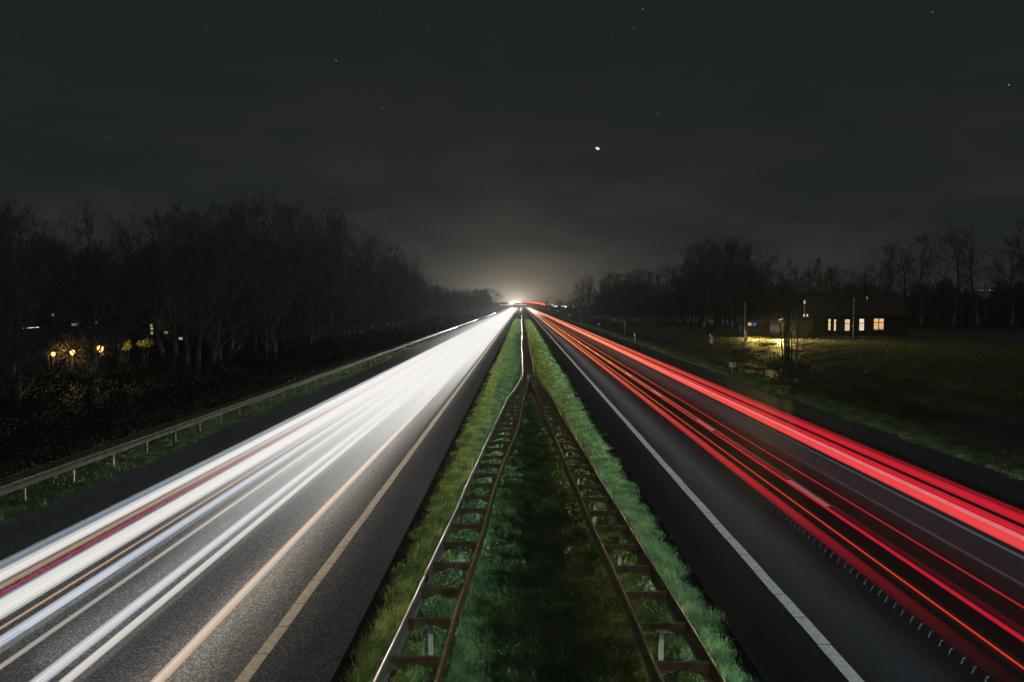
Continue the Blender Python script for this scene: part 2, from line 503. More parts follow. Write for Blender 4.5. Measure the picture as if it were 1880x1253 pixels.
P_RR = interp_path(RRd, RRx, 6.3, 50, .6, .010, 4)
GM = 'double guard rails in the central reservation'
ladder_rail('ladder-like double guard rail with white gleaming left edge, converging leftmost in the central grass', P_LL, P_LR, Y0 - 1.203 * 2, 46, (M['steel_headlit'], M['steel_rust']), GM)
ladder_rail('brown ladder-like double guard rail on the right of the central grass beside the red trails', P_RL, P_RR, F * (H - .70) / (1232 - 558) - 1.203 * 2, 46, (M['steel_rust'], M['steel_rust']), GM)
my = np.concatenate([np.arange(50.1, 180, 2.4), np.geomspace(182, 900, 30)])
ml = [(0.15 + .05 * math.sin(y * .055) + .02 * math.sin(y * .21), y) for y in my]
mr_ = [(0.90 + .05 * math.sin(y * .055 + .3) + .02 * math.sin(y * .21), y) for y in my]
ladder_rail('single merged double guard rail running on to the horizon beyond where the two rails meet', ml, mr_, 50.6, 320, (M['steel_headlit'], M['steel_rust']), GM)

# roadside barrier left
lb = tag(empty('guard_rail', (-13.75, 0, 0)), 'long grey steel guard rail on thin posts along the left hard shoulder', 'guard rail')
bx = [(-13.70 + .012 * math.sin(y * .5), y) for y in np.concatenate([np.arange(8, 120, 1.48), np.geomspace(120, 900, 60)])]
o = beam(bx, 1, M['steel_dull'], lb, tall=.86); o.location.x = 13.75
bx = [(-14.22 + .012 * math.sin(y * .6), y) for y in np.concatenate([np.arange(8, 120, 1.48), np.geomspace(120, 900, 60)])]
o = beam(bx, -1, M['steel_rust'], lb, tall=.86); o.location.x = 13.75
pm = MB().prism([(-.018, -.03), (.018, -.03), (.018, .03), (.012, .03), (.012, -.024), (-.012, -.024), (-.012, .03), (-.018, .03)], (0, 0, -.3), (0, 0, .73), Vector((1, 0, 0)), Vector((0, 1, 0)))
pm.box(-.2, .03, -.03, .03, .56, .64)
pp = pm.build('post', M['steel_rust'], lb)
yb = F * 13.7 / 915.3
pp.location = (-.17, yb, 0)
for k in range(-3, 95):
    if k == 0: continue
    q = pp.copy(); C.objects.link(q); q.parent = lb; q.location = (-.17, yb + 2.22 * k, 0)
jm = MB()
for k in range(0, 60):
    jy = yb + 2.22 * k + .1
    jm.box(-13.625, -13.612, jy - .012, jy + .012, .66, .685).box(-13.625, -13.612, jy - .012, jy + .012, .51, .535)
o = jm.build('bolts', M['steel_rust'], lb); o.location.x = 13.75

# ------------------------------------------------------------------ grass
def blades(n, xs, ys, h_lo, h_hi, wid, seed, clump=1.3, spread=0.5, per=20):
    g = np.random.default_rng(seed)
    x, y = xs, ys
    n = len(x)
    cl = 0.5 + 0.5 * np.sin(x * 3.1 * clump + 1.3 * np.sin(y * 1.7 * clump)) * np.sin(y * 2.3 * clump + 1.7 * np.sin(x * 2.1 * clump + 4))
    cl2 = 0.5 + 0.5 * np.sin(x * 9.3 + 2 * np.sin(y * 4.1)) * np.sin(y * 8.1 + 1.3 * np.sin(x * 6.7))
    tuft = np.repeat(g.random(n // per + 1), per)[:n]
    tuft = np.where(tuft > .88, 1.0 + tuft * .5, tuft * .75)
    hgt = (h_lo + (h_hi - h_lo) * (0.22 * cl ** 1.5 + 0.20 * cl2 ** 2 + .58 * tuft)) * g.uniform(0.55, 1.2, n)
    az = g.uniform(0, 2 * np.pi, n)
    lean = g.uniform(0.15, 0.95, n) * spread * 2
    wd = wid * g.uniform(0.6, 1.3, n)
    z0 = ground_z(x) - 0.01
    dxn, dyn = np.cos(az), np.sin(az)
    sxn, syn = -np.sin(az) * wd / 2, np.cos(az) * wd / 2
    b0 = np.stack([x - sxn, y - syn, z0], 1); b1 = np.stack([x + sxn, y + syn, z0], 1)
    m_h, t_h = hgt * 0.55, hgt
    mx_, tx_ = hgt * lean * 0.3, hgt * lean
    m0 = np.stack([x + dxn * mx_ - sxn * .7, y + dyn * mx_ - syn * .7, z0 + m_h], 1)
    m1 = np.stack([x + dxn * mx_ + sxn * .7, y + dyn * mx_ + syn * .7, z0 + m_h], 1)
    tp = np.stack([x + dxn * tx_, y + dyn * tx_, z0 + t_h * (1 - 0.25 * lean)], 1)
    v = np.stack([b0, b1, m0, m1, tp], 1).reshape(-1, 3)
    i = np.arange(n)[:, None] * 5
    t = np.concatenate([i + [0, 1, 3], i + [0, 3, 2], i + [2, 3, 4]], 0)
    return v, t

def scatter(n, x0f, x1f, ya, yb_, seed, power=2.0):
    """more blades near the camera: uniform in 1/y**(power-1)"""
    g = np.random.default_rng(seed)
    u = g.random(n)
    a, b = ya ** (1 - power), yb_ ** (1 - power)
    y = (a + (b - a) * u) ** (1 / (1 - power))
    x = x0f(y) + (x1f(y) - x0f(y)) * g.random(n)
    return x, y

edge = lambda y: 0.07 * np.sin(y * 2.1) + 0.06 * np.sin(y * 5.3 + 1) + 0.04 * np.sin(y * 11.7)
parts = []
# tufts: blade positions gathered round tuft centres
def tufted(n, x0f, x1f, ya, yb_, seed, per=20, rad=0.055, power=1.7):
    cx, cy = scatter(n // per, x0f, x1f, ya, yb_, seed, power)
    g = np.random.default_rng(seed + 99)
    sc = 1 + cy / 45.0
    x = np.repeat(cx, per) + g.normal(0, 1, len(cx) * per) * np.repeat(rad * sc, per)
    y = np.repeat(cy, per) + g.normal(0, 1, len(cx) * per) * np.repeat(rad * sc, per)
    return x, y
def grass_object(name, xs, ys, h_lo, h_hi, wid, mat, seed, label, clump=1.3):
    wid = wid * (1 + ys / 22.0)
    v, t = blades(len(xs), xs, ys, h_lo, h_hi, wid, seed, clump)
    o = np_mesh(name, v, t, mat)
    return tag(o, label, 'grass', kind='stuff')
xa, ya_ = tufted(560000, lambda y: -2.5 + edge(y), lambda y: 3.36 + edge(y + 3), 8.2, 260, 3, per=20, rad=.060)
grass_object('central_grass', xa, ya_, .045, .19, .0065, M['grass'], 5, 'tufted green grass covering the central reservation between the two carriageways')
xb, yb2 = tufted(60000, lambda y: -15.1 + 0 * y, lambda y: -13.1 + edge(y), 14, 220, 13)
grass_object('verge_grass', xb, yb2, .05, .20, .010, M['grass'], 15, 'short grass strip under the left roadside guard rail')
xc, yc = tufted(80000, lambda y: 15.75 + edge(y), lambda y: 18.6 + 0 * y, 20, 240, 23)
grass_object('verge_grass', xc, yc, .05, .24, .009, M['grass'], 25, 'rough grass along the right verge beside the red trails')
xd, yd = tufted(60000, lambda y: 18.5 + 0 * y, lambda y: 22 + y * 0.45, 40, 160, 33, per=20, rad=.14)
grass_object('meadow_grass', xd, yd, .10, .38, .016, M['grass_dry'], 35, 'yellowish meadow grass in front of the lit house on the right', .5)

# ------------------------------------------------------------------ light trails
def mat_trail(name, near, far, s_near, s_far, y0, y1, seed, stri=0.6, freq=6.0, edge_p=3.0, fade0=None, mix=False, tl=None, tr=None):
    m = bpy.data.materials.new(name); m.use_nodes = True
    t = m.node_tree; t.nodes.clear()
    def mt(op, a, b=None):
        n = t.nodes.new('ShaderNodeMath'); n.operation = op
        for i, v in enumerate((a, b)):
            if v is None: continue
            if isinstance(v, (int, float)): n.inputs[i].default_value = v
            else: t.links.new(v, n.inputs[i])
        return n.outputs[0]
    at_ = t.nodes.new('ShaderNodeAttribute'); at_.attribute_name = 'across'
    u = at_.outputs['Fac']
    prof = mt('MAXIMUM', mt('SUBTRACT', 1.0, mt('POWER', mt('ABSOLUTE', u), edge_p)), 0.0)
    cx = t.nodes.new('ShaderNodeCombineXYZ'); t.links.new(mt('MULTIPLY', u, freq), cx.inputs[0]); cx.inputs[1].default_value = seed * 3.7
    n = t.nodes.new('ShaderNodeTexNoise'); n.noise_dimensions = '2D'; n.inputs['Scale'].default_value = 1.0; n.inputs['Detail'].default_value = 3.0
    t.links.new(cx.outputs[0], n.inputs['Vector'])
    mr = t.nodes.new('ShaderNodeMapRange'); mr.inputs['From Min'].default_value = .36; mr.inputs['From Max'].default_value = .62
    mr.inputs['To Min'].default_value = 1 - stri; mr.inputs['To Max'].default_value = 1.0
    t.links.new(n.outputs['Fac'], mr.inputs['Value'])
    g = t.nodes.new('ShaderNodeNewGeometry'); sp = t.nodes.new('ShaderNodeSeparateXYZ'); t.links.new(g.outputs['Position'], sp.inputs[0])
    k = t.nodes.new('ShaderNodeMapRange'); k.interpolation_type = 'SMOOTHSTEP'
    k.inputs['From Min'].default_value = math.log(y0); k.inputs['From Max'].default_value = math.log(y1)
    t.links.new(mt('LOGARITHM', mt('MAXIMUM', sp.outputs[1], 1.0), math.e), k.inputs['Value'])
    mc = t.nodes.new('ShaderNodeMix'); mc.data_type = 'RGBA'
    mc.inputs[6].default_value = (*near, 1); mc.inputs[7].default_value = (*far, 1)
    t.links.new(k.outputs[0], mc.inputs[0])
    if tl or tr:     # one flank warmer, the other cooler: lamps of different colour side by side
        src = None
        for c_, sg in ((tl, -1.0), (tr, 1.0)):
            mm = t.nodes.new('ShaderNodeMix'); mm.data_type = 'RGBA'
            if src is None: mm.inputs[6].default_value = (*near, 1)
            else: t.links.new(src, mm.inputs[6])
            mm.inputs[7].default_value = (*(c_ or near), 1)
            t.links.new(mt('POWER', mt('MAXIMUM', mt('MULTIPLY', u, sg), 0.0), 1.3), mm.inputs[0]); src = mm.outputs[2]
        t.links.new(src, mc.inputs[6])
    hf = 1.0 if mix else .5
    st = mt('ADD', s_near * hf, mt('MULTIPLY', k.outputs[0], (s_far - s_near) * hf))
    st = mt('MULTIPLY', mt('MULTIPLY', st, prof), mr.outputs[0])
    if fade0:
        f = t.nodes.new('ShaderNodeMapRange'); f.inputs['From Min'].default_value = fade0[0]; f.inputs['From Max'].default_value = fade0[1]
        f.interpolation_type = 'SMOOTHSTEP'
        t.links.new(sp.outputs[1], f.inputs['Value']); st = mt('MULTIPLY', st, f.outputs[0])
    e = t.nodes.new('ShaderNodeEmission'); t.links.new(mc.outputs[2], e.inputs[0])
    if not mix: t.links.new(st, e.inputs[1])
    tr = t.nodes.new('ShaderNodeBsdfTransparent')
    if mix:      # as dense as a real glare: light covers what is behind instead of piling up without limit
        al = mt('SUBTRACT', 1.0, mt('SQRT', mt('SUBTRACT', 1.0, mt('MINIMUM', st, .99))))
        ad = t.nodes.new('ShaderNodeMixShader'); t.links.new(al, ad.inputs[0]); t.links.new(tr.outputs[0], ad.inputs[1]); t.links.new(e.outputs[0], ad.inputs[2])
    else:
        ad = t.nodes.new('ShaderNodeAddShader'); t.links.new(e.outputs[0], ad.inputs[0]); t.links.new(tr.outputs[0], ad.inputs[1])
    o = t.nodes.new('ShaderNodeOutputMaterial'); t.links.new(ad.outputs[0], o.inputs[0])
    m.cycles.emission_sampling = 'NONE'
    return m

def tube_trail(name, path, hw, hz_, mat, sides=14):
    """path: (x, y, z); elliptical tube hw wide, hz_ high; 'across' holds -1..1 over its width"""
    v, f, a = [], [], []
    for x, y, z in path:
        for k in range(sides):
            w = 2 * math.pi * k / sides
            v.append((x + hw * math.cos(w), y, z + hz_ * math.sin(w))); a.append(math.cos(w))
    for i in range(len(path) - 1):
        for k in range(sides):
            q = i * sides + k; r = i * sides + (k + 1) % sides
            f.append((q, r, r + sides, q + sides))
    me = bpy.data.meshes.new(name); me.from_pydata(v, [], f); me.update()
    at_ = me.attributes.new('across', 'FLOAT', 'POINT'); at_.data.foreach_set('value', a)
    me.polygons.foreach_set('use_smooth', [True] * len(me.polygons))
    me.materials.append(mat)
    o = bpy.data.objects.new(name, me); C.objects.link(o)
    return o

YS = list(np.geomspace(3.5, 1250, 52))
seed_n = [0]
def trail(s0, s1, z, near, far, sn, sf, y0, y1, label, group, stri=.6, freq=6, p=3, fade0=None, wob=.03, hz_=None, ys=None, tl=None, tr=None, mix=None):
    """s0, s1: sideways slopes measured in the photograph, turned into metres at lamp height z"""
    x0, x1 = s0 * (H - z), s1 * (H - z)
    seed_n[0] += 1; sd = seed_n[0]
    path = [((x0 + x1) / 2 + wob * (math.sin(y * .03 + sd) + .6 * math.sin(y * .009 + 2 * sd)) * min(1, y / 60), y, z) for y in (ys or YS)]
    mat = mat_trail('light_trail', near, far, sn, sf, y0, y1, sd, stri, freq, p, fade0, group == GW if mix is None else mix, tl, tr)
    o = tube_trail('light_trail', path, abs(x1 - x0) / 2, hz_ or min(.03, max(.006, .11 * abs(x1 - x0))), mat)
    return tag(o, label, 'light trail', group)

GW, GR = 'white headlight trails of the oncoming traffic', 'red tail light trails of the departing traffic'
WH, BL, OR_, CR = (.92, .89, .85), (.62, .74, .92), (.72, .46, .30), (.78, .70, .60)
FW = (.93, .905, .87)
trail(-2.02, -1.955, .66, (.42, .55, .72), FW, .55, 1.0, 14, 70, 'soft bluish headlight trail, outermost of the white trails by the left hard shoulder', GW, .5, 5, 2)
trail(-1.965, -1.868, .66, WH, FW, 1.0, 1.6, 14, 70, 'bright white headlight band just inside the outermost bluish trail on the left carriageway', GW, .4, 6, 3)
trail(-1.862, -1.822, .66, OR_, FW, .62, 1.2, 16, 60, 'brownish orange trail between the outer white band and the thin red line on the left', GW, .6, 4, 4)
trail(-1.803, -1.792, .85, (.74, .012, .045), (.9, .5, .45), .98, 1.0, 20, 60, 'thin red line running among the white headlight trails on the left carriageway', GW, .2, 3, 4)
trail(-1.782, -1.772, .70, (.22, .16, .45), FW, .7, 1.0, 18, 60, 'hair-thin violet line hugging the red line on the left carriageway', GW, .2, 3, 4)
trail(-1.772, -1.645, .66, WH, FW, 1.0, 1.7, 14, 70, 'broadest solid white headlight band, right of the thin red line on the left carriageway', GW, .4, 9, 5)
trail(-1.616, -1.600, .66, OR_, FW, .75, 1.3, 16, 60, 'thin orange trail right of the broadest white headlight band', GW, .3, 3, 4)
trail(-1.57, -1.515, .66, (.72, .79, .88), FW, .95, 1.7, 14, 70, 'blue-white headlight trail in the middle of the left carriageway', GW, .3, 5, 2.5, tl=(.82, .86, .90), tr=(.45, .52, .62))
trail(-1.515, -1.487, .66, (.40, .40, .40), FW, .35, 1.4, 14, 60, 'dim grey fringe trail along the right side of the blue-white headlight trail', GW, .6, 5, 3)
trail(-1.447, -1.423, .66, CR, FW, .55, 1.6, 12, 50, 'faint cream headlight trail by itself in the middle of the left carriageway', GW, .3, 4, 4)
trail(-1.305, -1.252, .66, (.86, .86, .88), FW, 1.0, 1.8, 13, 60, 'white headlight trail with cool edges, third from the cream edge line', GW, .3, 5, 2.5, tl=(.80, .66, .52), tr=(.56, .58, .66))
trail(-1.226, -1.190, .66, (.82, .77, .70), FW, .95, 1.8, 13, 60, 'creamy white headlight trail, second from the cream edge line', GW, .3, 4, 5)
trail(-1.192, -1.160, .66, (.34, .32, .30), FW, .3, 1.3, 13, 60, 'faint grey striped trail right beside the creamy second headlight trail', GW, .7, 6, 3)
trail(-.985, -.944, .66, (.84, .68, .54), (.86, .82, .76), .95, 1.7, 13, 60, 'striped orange-white headlight trail, innermost and nearest the cream edge line', GW, .45, 6, 4, tl=(.86, .62, .44), tr=(.70, .50, .36))
for k, (a, b, yA, yB) in enumerate(((-1.95, -1.60, 15, 46), (-1.68, -1.38, 14, 46), (-1.47, -1.18, 12, 44), (-1.27, -.93, 14, 52), (-1.10, -.78, 24, 90))):  # glare over the road put in as wide glowing bands, not single lamp trails
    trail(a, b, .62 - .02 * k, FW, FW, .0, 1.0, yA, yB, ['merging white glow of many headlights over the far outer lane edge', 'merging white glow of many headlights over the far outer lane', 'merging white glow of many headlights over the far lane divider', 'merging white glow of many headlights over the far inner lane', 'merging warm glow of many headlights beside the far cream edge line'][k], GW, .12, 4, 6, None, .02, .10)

trail(-2.62, -.70, .60, FW, FW, .0, .85, 60, 230, 'wide white glare over the whole far left carriageway', GW, .1, 3, 2, None, .02, .12)  # overexposed road and its halo put in as one flat glowing band
trail(-4.2, .3, 3.0, (1.0, .93, .84), (1.0, .93, .84), .0, 7.0, 420, 780, 'white glare put in as a glowing knot at the far end of the left carriageway', GW, .05, 3, 2, None, .02, 4.6, list(np.geomspace(400, 1300, 20)), mix=False)  # bloom of the far headlights, added as one big glowing tube
RD, FO, RD2 = (.86, .018, .042), (1.0, .23, .085), (.80, .07, .075)
trail(2.43, 2.375, .85, (.74, .015, .035), (1.0, .16, .10), .8, 1.2, 22, 160, 'thin red trail, outermost of the tail light trails by the right hard shoulder', GR, .85, 9, 3)
trail(2.378, 2.275, .85, RD, (1.0, .30, .12), 1.05, 1.4, 28, 180, 'striped red tail light band next to the outermost thin red trail on the right', GR, .9, 12, 5)
trail(2.245, 2.135, .85, RD, FO, 1.0, 1.5, 28, 170, 'solid red tail light band left of the dark gap in the outer lane', GR, .7, 10, 8)
trail(2.135, 2.028, .85, (.86, .055, .060), FO, 1.1, 1.8, 26, 160, 'brightest coral red tail light band lying along the white right edge line', GR, .25, 5, 7)
trail(1.662, 1.647, .85, (.55, .018, .025), (1.0, .26, .09), .75, 1.7, 22, 150, 'thin orange-red trail alone between the outer band and the lane dashes', GR, .2, 3, 3)
trail(1.555, 1.515, .85, (.14, .005, .012), FO, .55, 1.3, 13, 80, 'dim dark red trail on the right side of the white lane dashes', GR, .85, 8, 3)
trail(1.512, 1.486, .85, (.72, .012, .035), (1.0, .30, .10), .85, 1.9, 24, 150, 'red tail light trail running over the white lane dashes', GR, .5, 5, 4)
trail(1.386, 1.375, .90, (.86, .045, .020), (1.0, .34, .09), .9, 1.8, 26, 160, 'thin bright orange trail between the lane dashes and the innermost red band', GR, .2, 3, 3)
trail(1.40, 1.360, .90, (.07, .018, .006), (.8, .3, .1), .3, .5, 20, 120, 'soft dim orange halo put in round the thin orange trail', GR, .2, 3, 2, None, .03, .05)  # halo of the thin trail, put in as a wider dim glowing tube
trail(1.330, 1.262, .85, (.80, .014, .04), (1.0, .22, .08), .85, 1.4, 15, 120, 'broad red tail light band, innermost and nearest the left white edge line', GR, .85, 11, 4, (7.5, 22))
trail(1.30, 1.25, .80, (1.0, .40, .15), (1.0, .50, .18), .0, 1.3, 60, 220, 'orange core far along the innermost red band', GR, .3, 4, 3)
trail(1.99, 1.965, .62, (.20, .27, .33), (.2, .2, .2), .38, .12, 14, 40, 'faint blue-grey trail left of the coral red band on the dark asphalt', GR, .5, 4, 2)
trail(1.80, 1.775, .62, (.10, .13, .16), (.1, .1, .1), .3, .05, 14, 40, 'very faint blue-grey trail in the middle of the outer right lane', GR, .5, 4, 2)
# whitish beams far ahead on the right carriageway
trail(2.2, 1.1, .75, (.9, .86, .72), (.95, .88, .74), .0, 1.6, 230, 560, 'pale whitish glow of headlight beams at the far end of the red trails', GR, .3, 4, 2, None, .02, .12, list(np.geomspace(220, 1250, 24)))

# flickering lamps: rows of short crescents
def flicker(s, z, ya, yb_, step, col, strength, label, fadey):
    b = MB(); x0 = s * (H - z); y = ya
    while y < yb_:
        pts = [(x0 + .035, y + .01, z + .045), (x0 - .004, y, z + .04), (x0 - .012, y, z + .005), (x0 - .035, y, z - .045)]
        r = .011 * max(.25, 1 - (y - ya) / (yb_ - ya))
        b.tube(pts, [r * .4, r, r, r * .4], 5); y += step * random.uniform(.86, 1.14)
    o = b.build('light_trail', mat_emit('flicker', col, strength))
    o.data.materials[0].cycles.emission_sampling = 'NONE'
    return tag(o, label, 'light trail', GR)
flicker(1.238, .70, 9.2, 21, .27, (.16, .30, .46), .22, 'row of small blue crescents from a flickering lamp beside the innermost red band', 20)

# ------------------------------------------------------------------ far ramp with red trails, bending left
ramp = MB()
rp = [(at(1030, 562.5, 820).x, 820, 0.2), (at(1003, 559.5, 830).x, 830, 3.0), (at(990, 557, 850).x, 850, 5.0), (at(975, 555.6, 880).x, 880, 6.2), (at(957, 555, 930).x, 930, 7.0), (at(925, 556, 1000).x, 1000, 7.0), (at(880, 557, 1080).x, 1080, 6.0)]
for x, y, z in rp:
    ramp.v += [(x, y - 14, -.5), (x, y - 4, z), (x, y + 5, z), (x, y + 16, -.5)]
for i in range(len(rp) - 1):
    for k in range(3): ramp.f.append((i * 4 + k, i * 4 + k + 1, (i + 1) * 4 + k + 1, (i + 1) * 4 + k))
tag(ramp.build('embankment', M['soil']), kind='structure')
def ramp_trail(pts, r, mat, label):
    b = MB(); b.tube(pts, r, 6); o = b.build('light_trail', mat); o.data.materials[0].cycles.emission_sampling = 'NONE'
    return tag(o, label, 'light trail', 'tail light trails on the far ramp')
ramp_trail([at(1000, 559.6, 826), at(990, 557.2, 840), at(978, 555.4, 860), at(962, 555.2, 900)], .8, mat_emit('ramp_red', (1.0, .10, .07), 2.2), 'small red trail arching over the far rise at the end of the red trails')
ramp_trail([at(994, 557.0, 842), at(984, 554.4, 858), at(974, 554.0, 880), at(960, 553.8, 920)], .5, mat_emit('ramp_red_dim', (.65, .015, .03), .8), 'dim dark red trail just above the small bright arch on the far rise')
ramp_trail([at(918, 560.3, 860), at(940, 559.6, 850), at(966, 559.3, 840)], .35, mat_emit('ramp_pink', (1.0, .55, .45), 1.0), 'pale pink trail crossing the far end of the central grass')

# ------------------------------------------------------------------ trees
def make_tree(seed, height, trunk_r, spread, levels=4, upright=0.5, bare_to=0.3, dense=1.0):
    g = random.Random(seed)
    T, B = MB(), MB()
    def rv(a): return Vector((g.uniform(-a, a), g.uniform(-a, a), g.uniform(-a, a)))
    pts, rad = [Vector((0, 0, -.3))], [trunk_r * 1.35]
    d = Vector((g.uniform(-.06, .06), g.uniform(-.06, .06), 1)).normalized()
    n = 9
    for i in range(n):
        d = (d + rv(.10) + Vector((0, 0, .06))).normalized()
        pts.append(pts[-1] + d * height * .86 / n); rad.append(trunk_r * (1 - .9 * (i + 1) / n))
    T.tube(pts, rad, 8)
    def branch(p, d, L, r, lv):
        k = 4 if lv < 2 else 3
        ps, rs = [p], [r]
        q = p.copy()
        for i in range(k):
            d = (d + rv(.20) + Vector((0, 0, .10 * upright))).normalized()
            q = q + d * L / k
            ps.append(q.copy()); rs.append(max(.008, r * (1 - .72 * (i + 1) / k)))
        B.tube(ps, rs, 5 if lv == 0 else 3, cap=False)
        if lv >= levels - 1: return
        cnt = int((5 if lv == 0 else 5) * dense)
        for c in range(cnt):
            f = g.uniform(.25, 1.0)
            i = min(k - 1, int(f * k)); u = f * k - i
            base_p = ps[i].lerp(ps[i + 1], u)
            dd = (ps[i + 1] - ps[i]).normalized()
            nd = (dd * .75 + rv(.75) + Vector((0, 0, .25 * upright))).normalized()
            branch(base_p, nd, L * g.uniform(.40, .62), max(.008, rs[i] * .5), lv + 1)
    nb = int(15 * dense)
    for b in range(nb):
        f = bare_to + (1 - bare_to) * (b + g.random()) / nb
        i = min(n - 1, int(f * n)); u = f * n - i
        p = pts[i].lerp(pts[i + 1], u)
        a = g.uniform(0, 6.283)
        el = upright * .9 + .2 + .5 * f
        dv = Vector((math.cos(a), math.sin(a), el)).normalized()
        L = spread * (1.1 - .62 * f) * g.uniform(.75, 1.2)
        branch(p, dv, L, max(.02, rad[i] * .5), 0)
    return T, B
protos = {}
def tree_proto(key, label, group, cat, *args, **kw):
    T, B = make_tree(*args, **kw)
    root = tag(empty('bare_tree'), label, cat, group)
    T.build('trunk', M['bark'], root, True); B.build('crown', M['twig'], root)
    protos[key] = [root, False]
LBL_L = 'bare leafless winter tree in the dark wood along the left carriageway'
LBL_R = 'bare leafless winter tree in the dark wood along the right side of the road'
LBL_F = 'small distant tree in the dark belt near the end of the road'
G_L, G_R, G_F = 'trees of the left wood', 'trees of the right wood', 'far trees near the vanishing point'
tree_proto('a', LBL_L, G_L, 'tree', 1, 17, .24, 5.0, upright=.9)
tree_proto('b', LBL_L, G_L, 'tree', 2, 16, .20, 4.2, upright=1.3, bare_to=.22)
tree_proto('c', LBL_L, G_L, 'tree', 3, 18, .28, 6.2, upright=.6, bare_to=.28)
tree_proto('d', LBL_L, G_L, 'tree', 4, 13, .16, 3.8, upright=1.0, bare_to=.10)
tree_proto('e', LBL_L, G_L, 'tree', 5, 15, .26, 7.0, upright=.45, bare_to=.22, dense=1.15)
def plant(key, x, y, s, label, group, sz=None):
    pr = protos[key]
    if not pr[1]: o = pr[0]; pr[1] = True
    else: o = copy_tree(pr[0])
    o.location = (x, y, float(ground_z(x)) - .05)
    o.rotation_euler = (0, 0, random.uniform(0, 6.28))
    k = random.uniform(.92, 1.08)
    o.scale = (s * k, s * k, (sz or s))
    o['label'] = label; o['group'] = group
    return o
rt = random.Random(21)
# left wood: crest heights follow the photograph's skyline
sky_l = [(0, 405), (60, 395), (130, 405), (200, 432), (260, 412), (330, 398), (400, 402), (460, 396), (540, 393), (600, 405), (650, 425), (690, 452), (720, 480), (760, 500), (790, 522), (815, 535)]
for px in list(range(-60, 800, 21)):
    X = -(24 + 10 * rt.random())
    d = X * F / (px - 957)
    d = min(d, 400)
    if d < 66 and min(abs(px - q) for q in (57, 98, 133, 184, 230, 266)) < 17: continue
    top = np.interp(px, [a for a, b in sky_l], [b for a, b in sky_l]) + rt.uniform(-6, 26)
    hgt = H + (558 - top) * d / F - float(ground_z(X))
    key = rt.choice('abcde' if d > 60 else 'abde')
    h0 = dict(a=17, b=16, c=18, d=13, e=15)[key] * .93
    s = hgt / h0
    plant(key, X, d, min(s, 1.35), LBL_L, G_L, s)
for i in range(60):
    X = -(30 + 45 * rt.random()); d = 34 + 260 * rt.random()
    px = 957 + X * F / d
    if px < -80: continue
    if d < 66 and min(abs(px - q) for q in (57, 98, 133, 184, 230, 266)) < 17: continue
    top = np.interp(px, [a for a, b in sky_l], [b for a, b in sky_l]) + 10 + 50 * rt.random()
    hgt = H + (558 - top) * d / F
    if hgt < 5: continue
    key = rt.choice('abcde'); h0 = dict(a=17, b=16, c=18, d=13, e=15)[key] * .93
    plant(key, X, d, min(hgt / h0, 1.3), LBL_L, G_L, hgt / h0)
for i in range(26):
    px = rt.uniform(735, 832); d = rt.uniform(240, 420); X = (px - 957) * d / F
    top = np.interp(px, [735, 760, 790, 815, 835], [492, 506, 522, 532, 536]) + rt.uniform(-4, 8)
    hgt = H + (558 - top) * d / F
    plant(rt.choice('bcde'), X, d, hgt / 14 * 1.15, LBL_L, G_L, hgt / 14)
# clump near the end of the left carriageway
for i in range(34):
    px = 812 + (912 - 812) * rt.random(); d = rt.uniform(330, 520)
    X = (px - 957) * d / F
    if X > -17: d = -19 * F / (px - 957); X = -19
    top = 531 + 7 * rt.random()
    hgt = H + (558 - top) * d / F
    key = rt.choice('cde'); h0 = dict(a=17, b=16, c=18, d=13, e=15)[key] * .93
    plant(key, X, d, hgt / h0 * 1.25, LBL_F, G_F, hgt / h0)
# right wood
sky_r = [(1045, 545), (1060, 520), (1080, 505), (1140, 500), (1200, 500), (1235, 490), (1265, 470), (1300, 452), (1340, 447), (1380, 462), (1395, 500), (1410, 495), (1440, 490), (1480, 488), (1510, 478), (1540, 500), (1580, 505), (1620, 485), (1650, 440), (1690, 428), (1740, 420), (1790, 440), (1815, 480), (1850, 430), (1880, 412), (1920, 400)]
for px in list(range(1050, 1395, 8)) + list(range(1400, 1640, 14)) + [1655, 1690, 1742, 1790, 1850, 1885, 1925, 1960]:
    d = rt.uniform(240, 330) if px < 1240 else rt.uniform(150, 200) if px < 1395 else rt.uniform(170, 210) if px < 1640 else rt.uniform(150, 175)
    p2 = px + rt.uniform(-5, 5)
    X = (p2 - 957) * d / F
    top = np.interp(p2, [a for a, b in sky_r], [b for a, b in sky_r]) + rt.uniform(-3, 14)
    hgt = H + (558 - top) * d / F
    key = rt.choice('ace' if px > 1640 else 'abcde'); h0 = dict(a=17, b=16, c=18, d=13, e=15)[key] * .93
    s = hgt / h0
    plant(key, X, d, min(s * 1.1, 1.5), LBL_R, G_R, s)
for i in range(20):
    px = rt.choice((rt.uniform(905, 950), rt.uniform(1000, 1075))); d = rt.uniform(1150, 1400)
    top = 552 + 4 * rt.random() - max(0, (px - 1010) * .06)
    hgt = H + (558 - top) * d / F
    plant('e', (px - 957) * d / F, d, hgt / 14 * 2.0, LBL_F, G_F, hgt / 14)

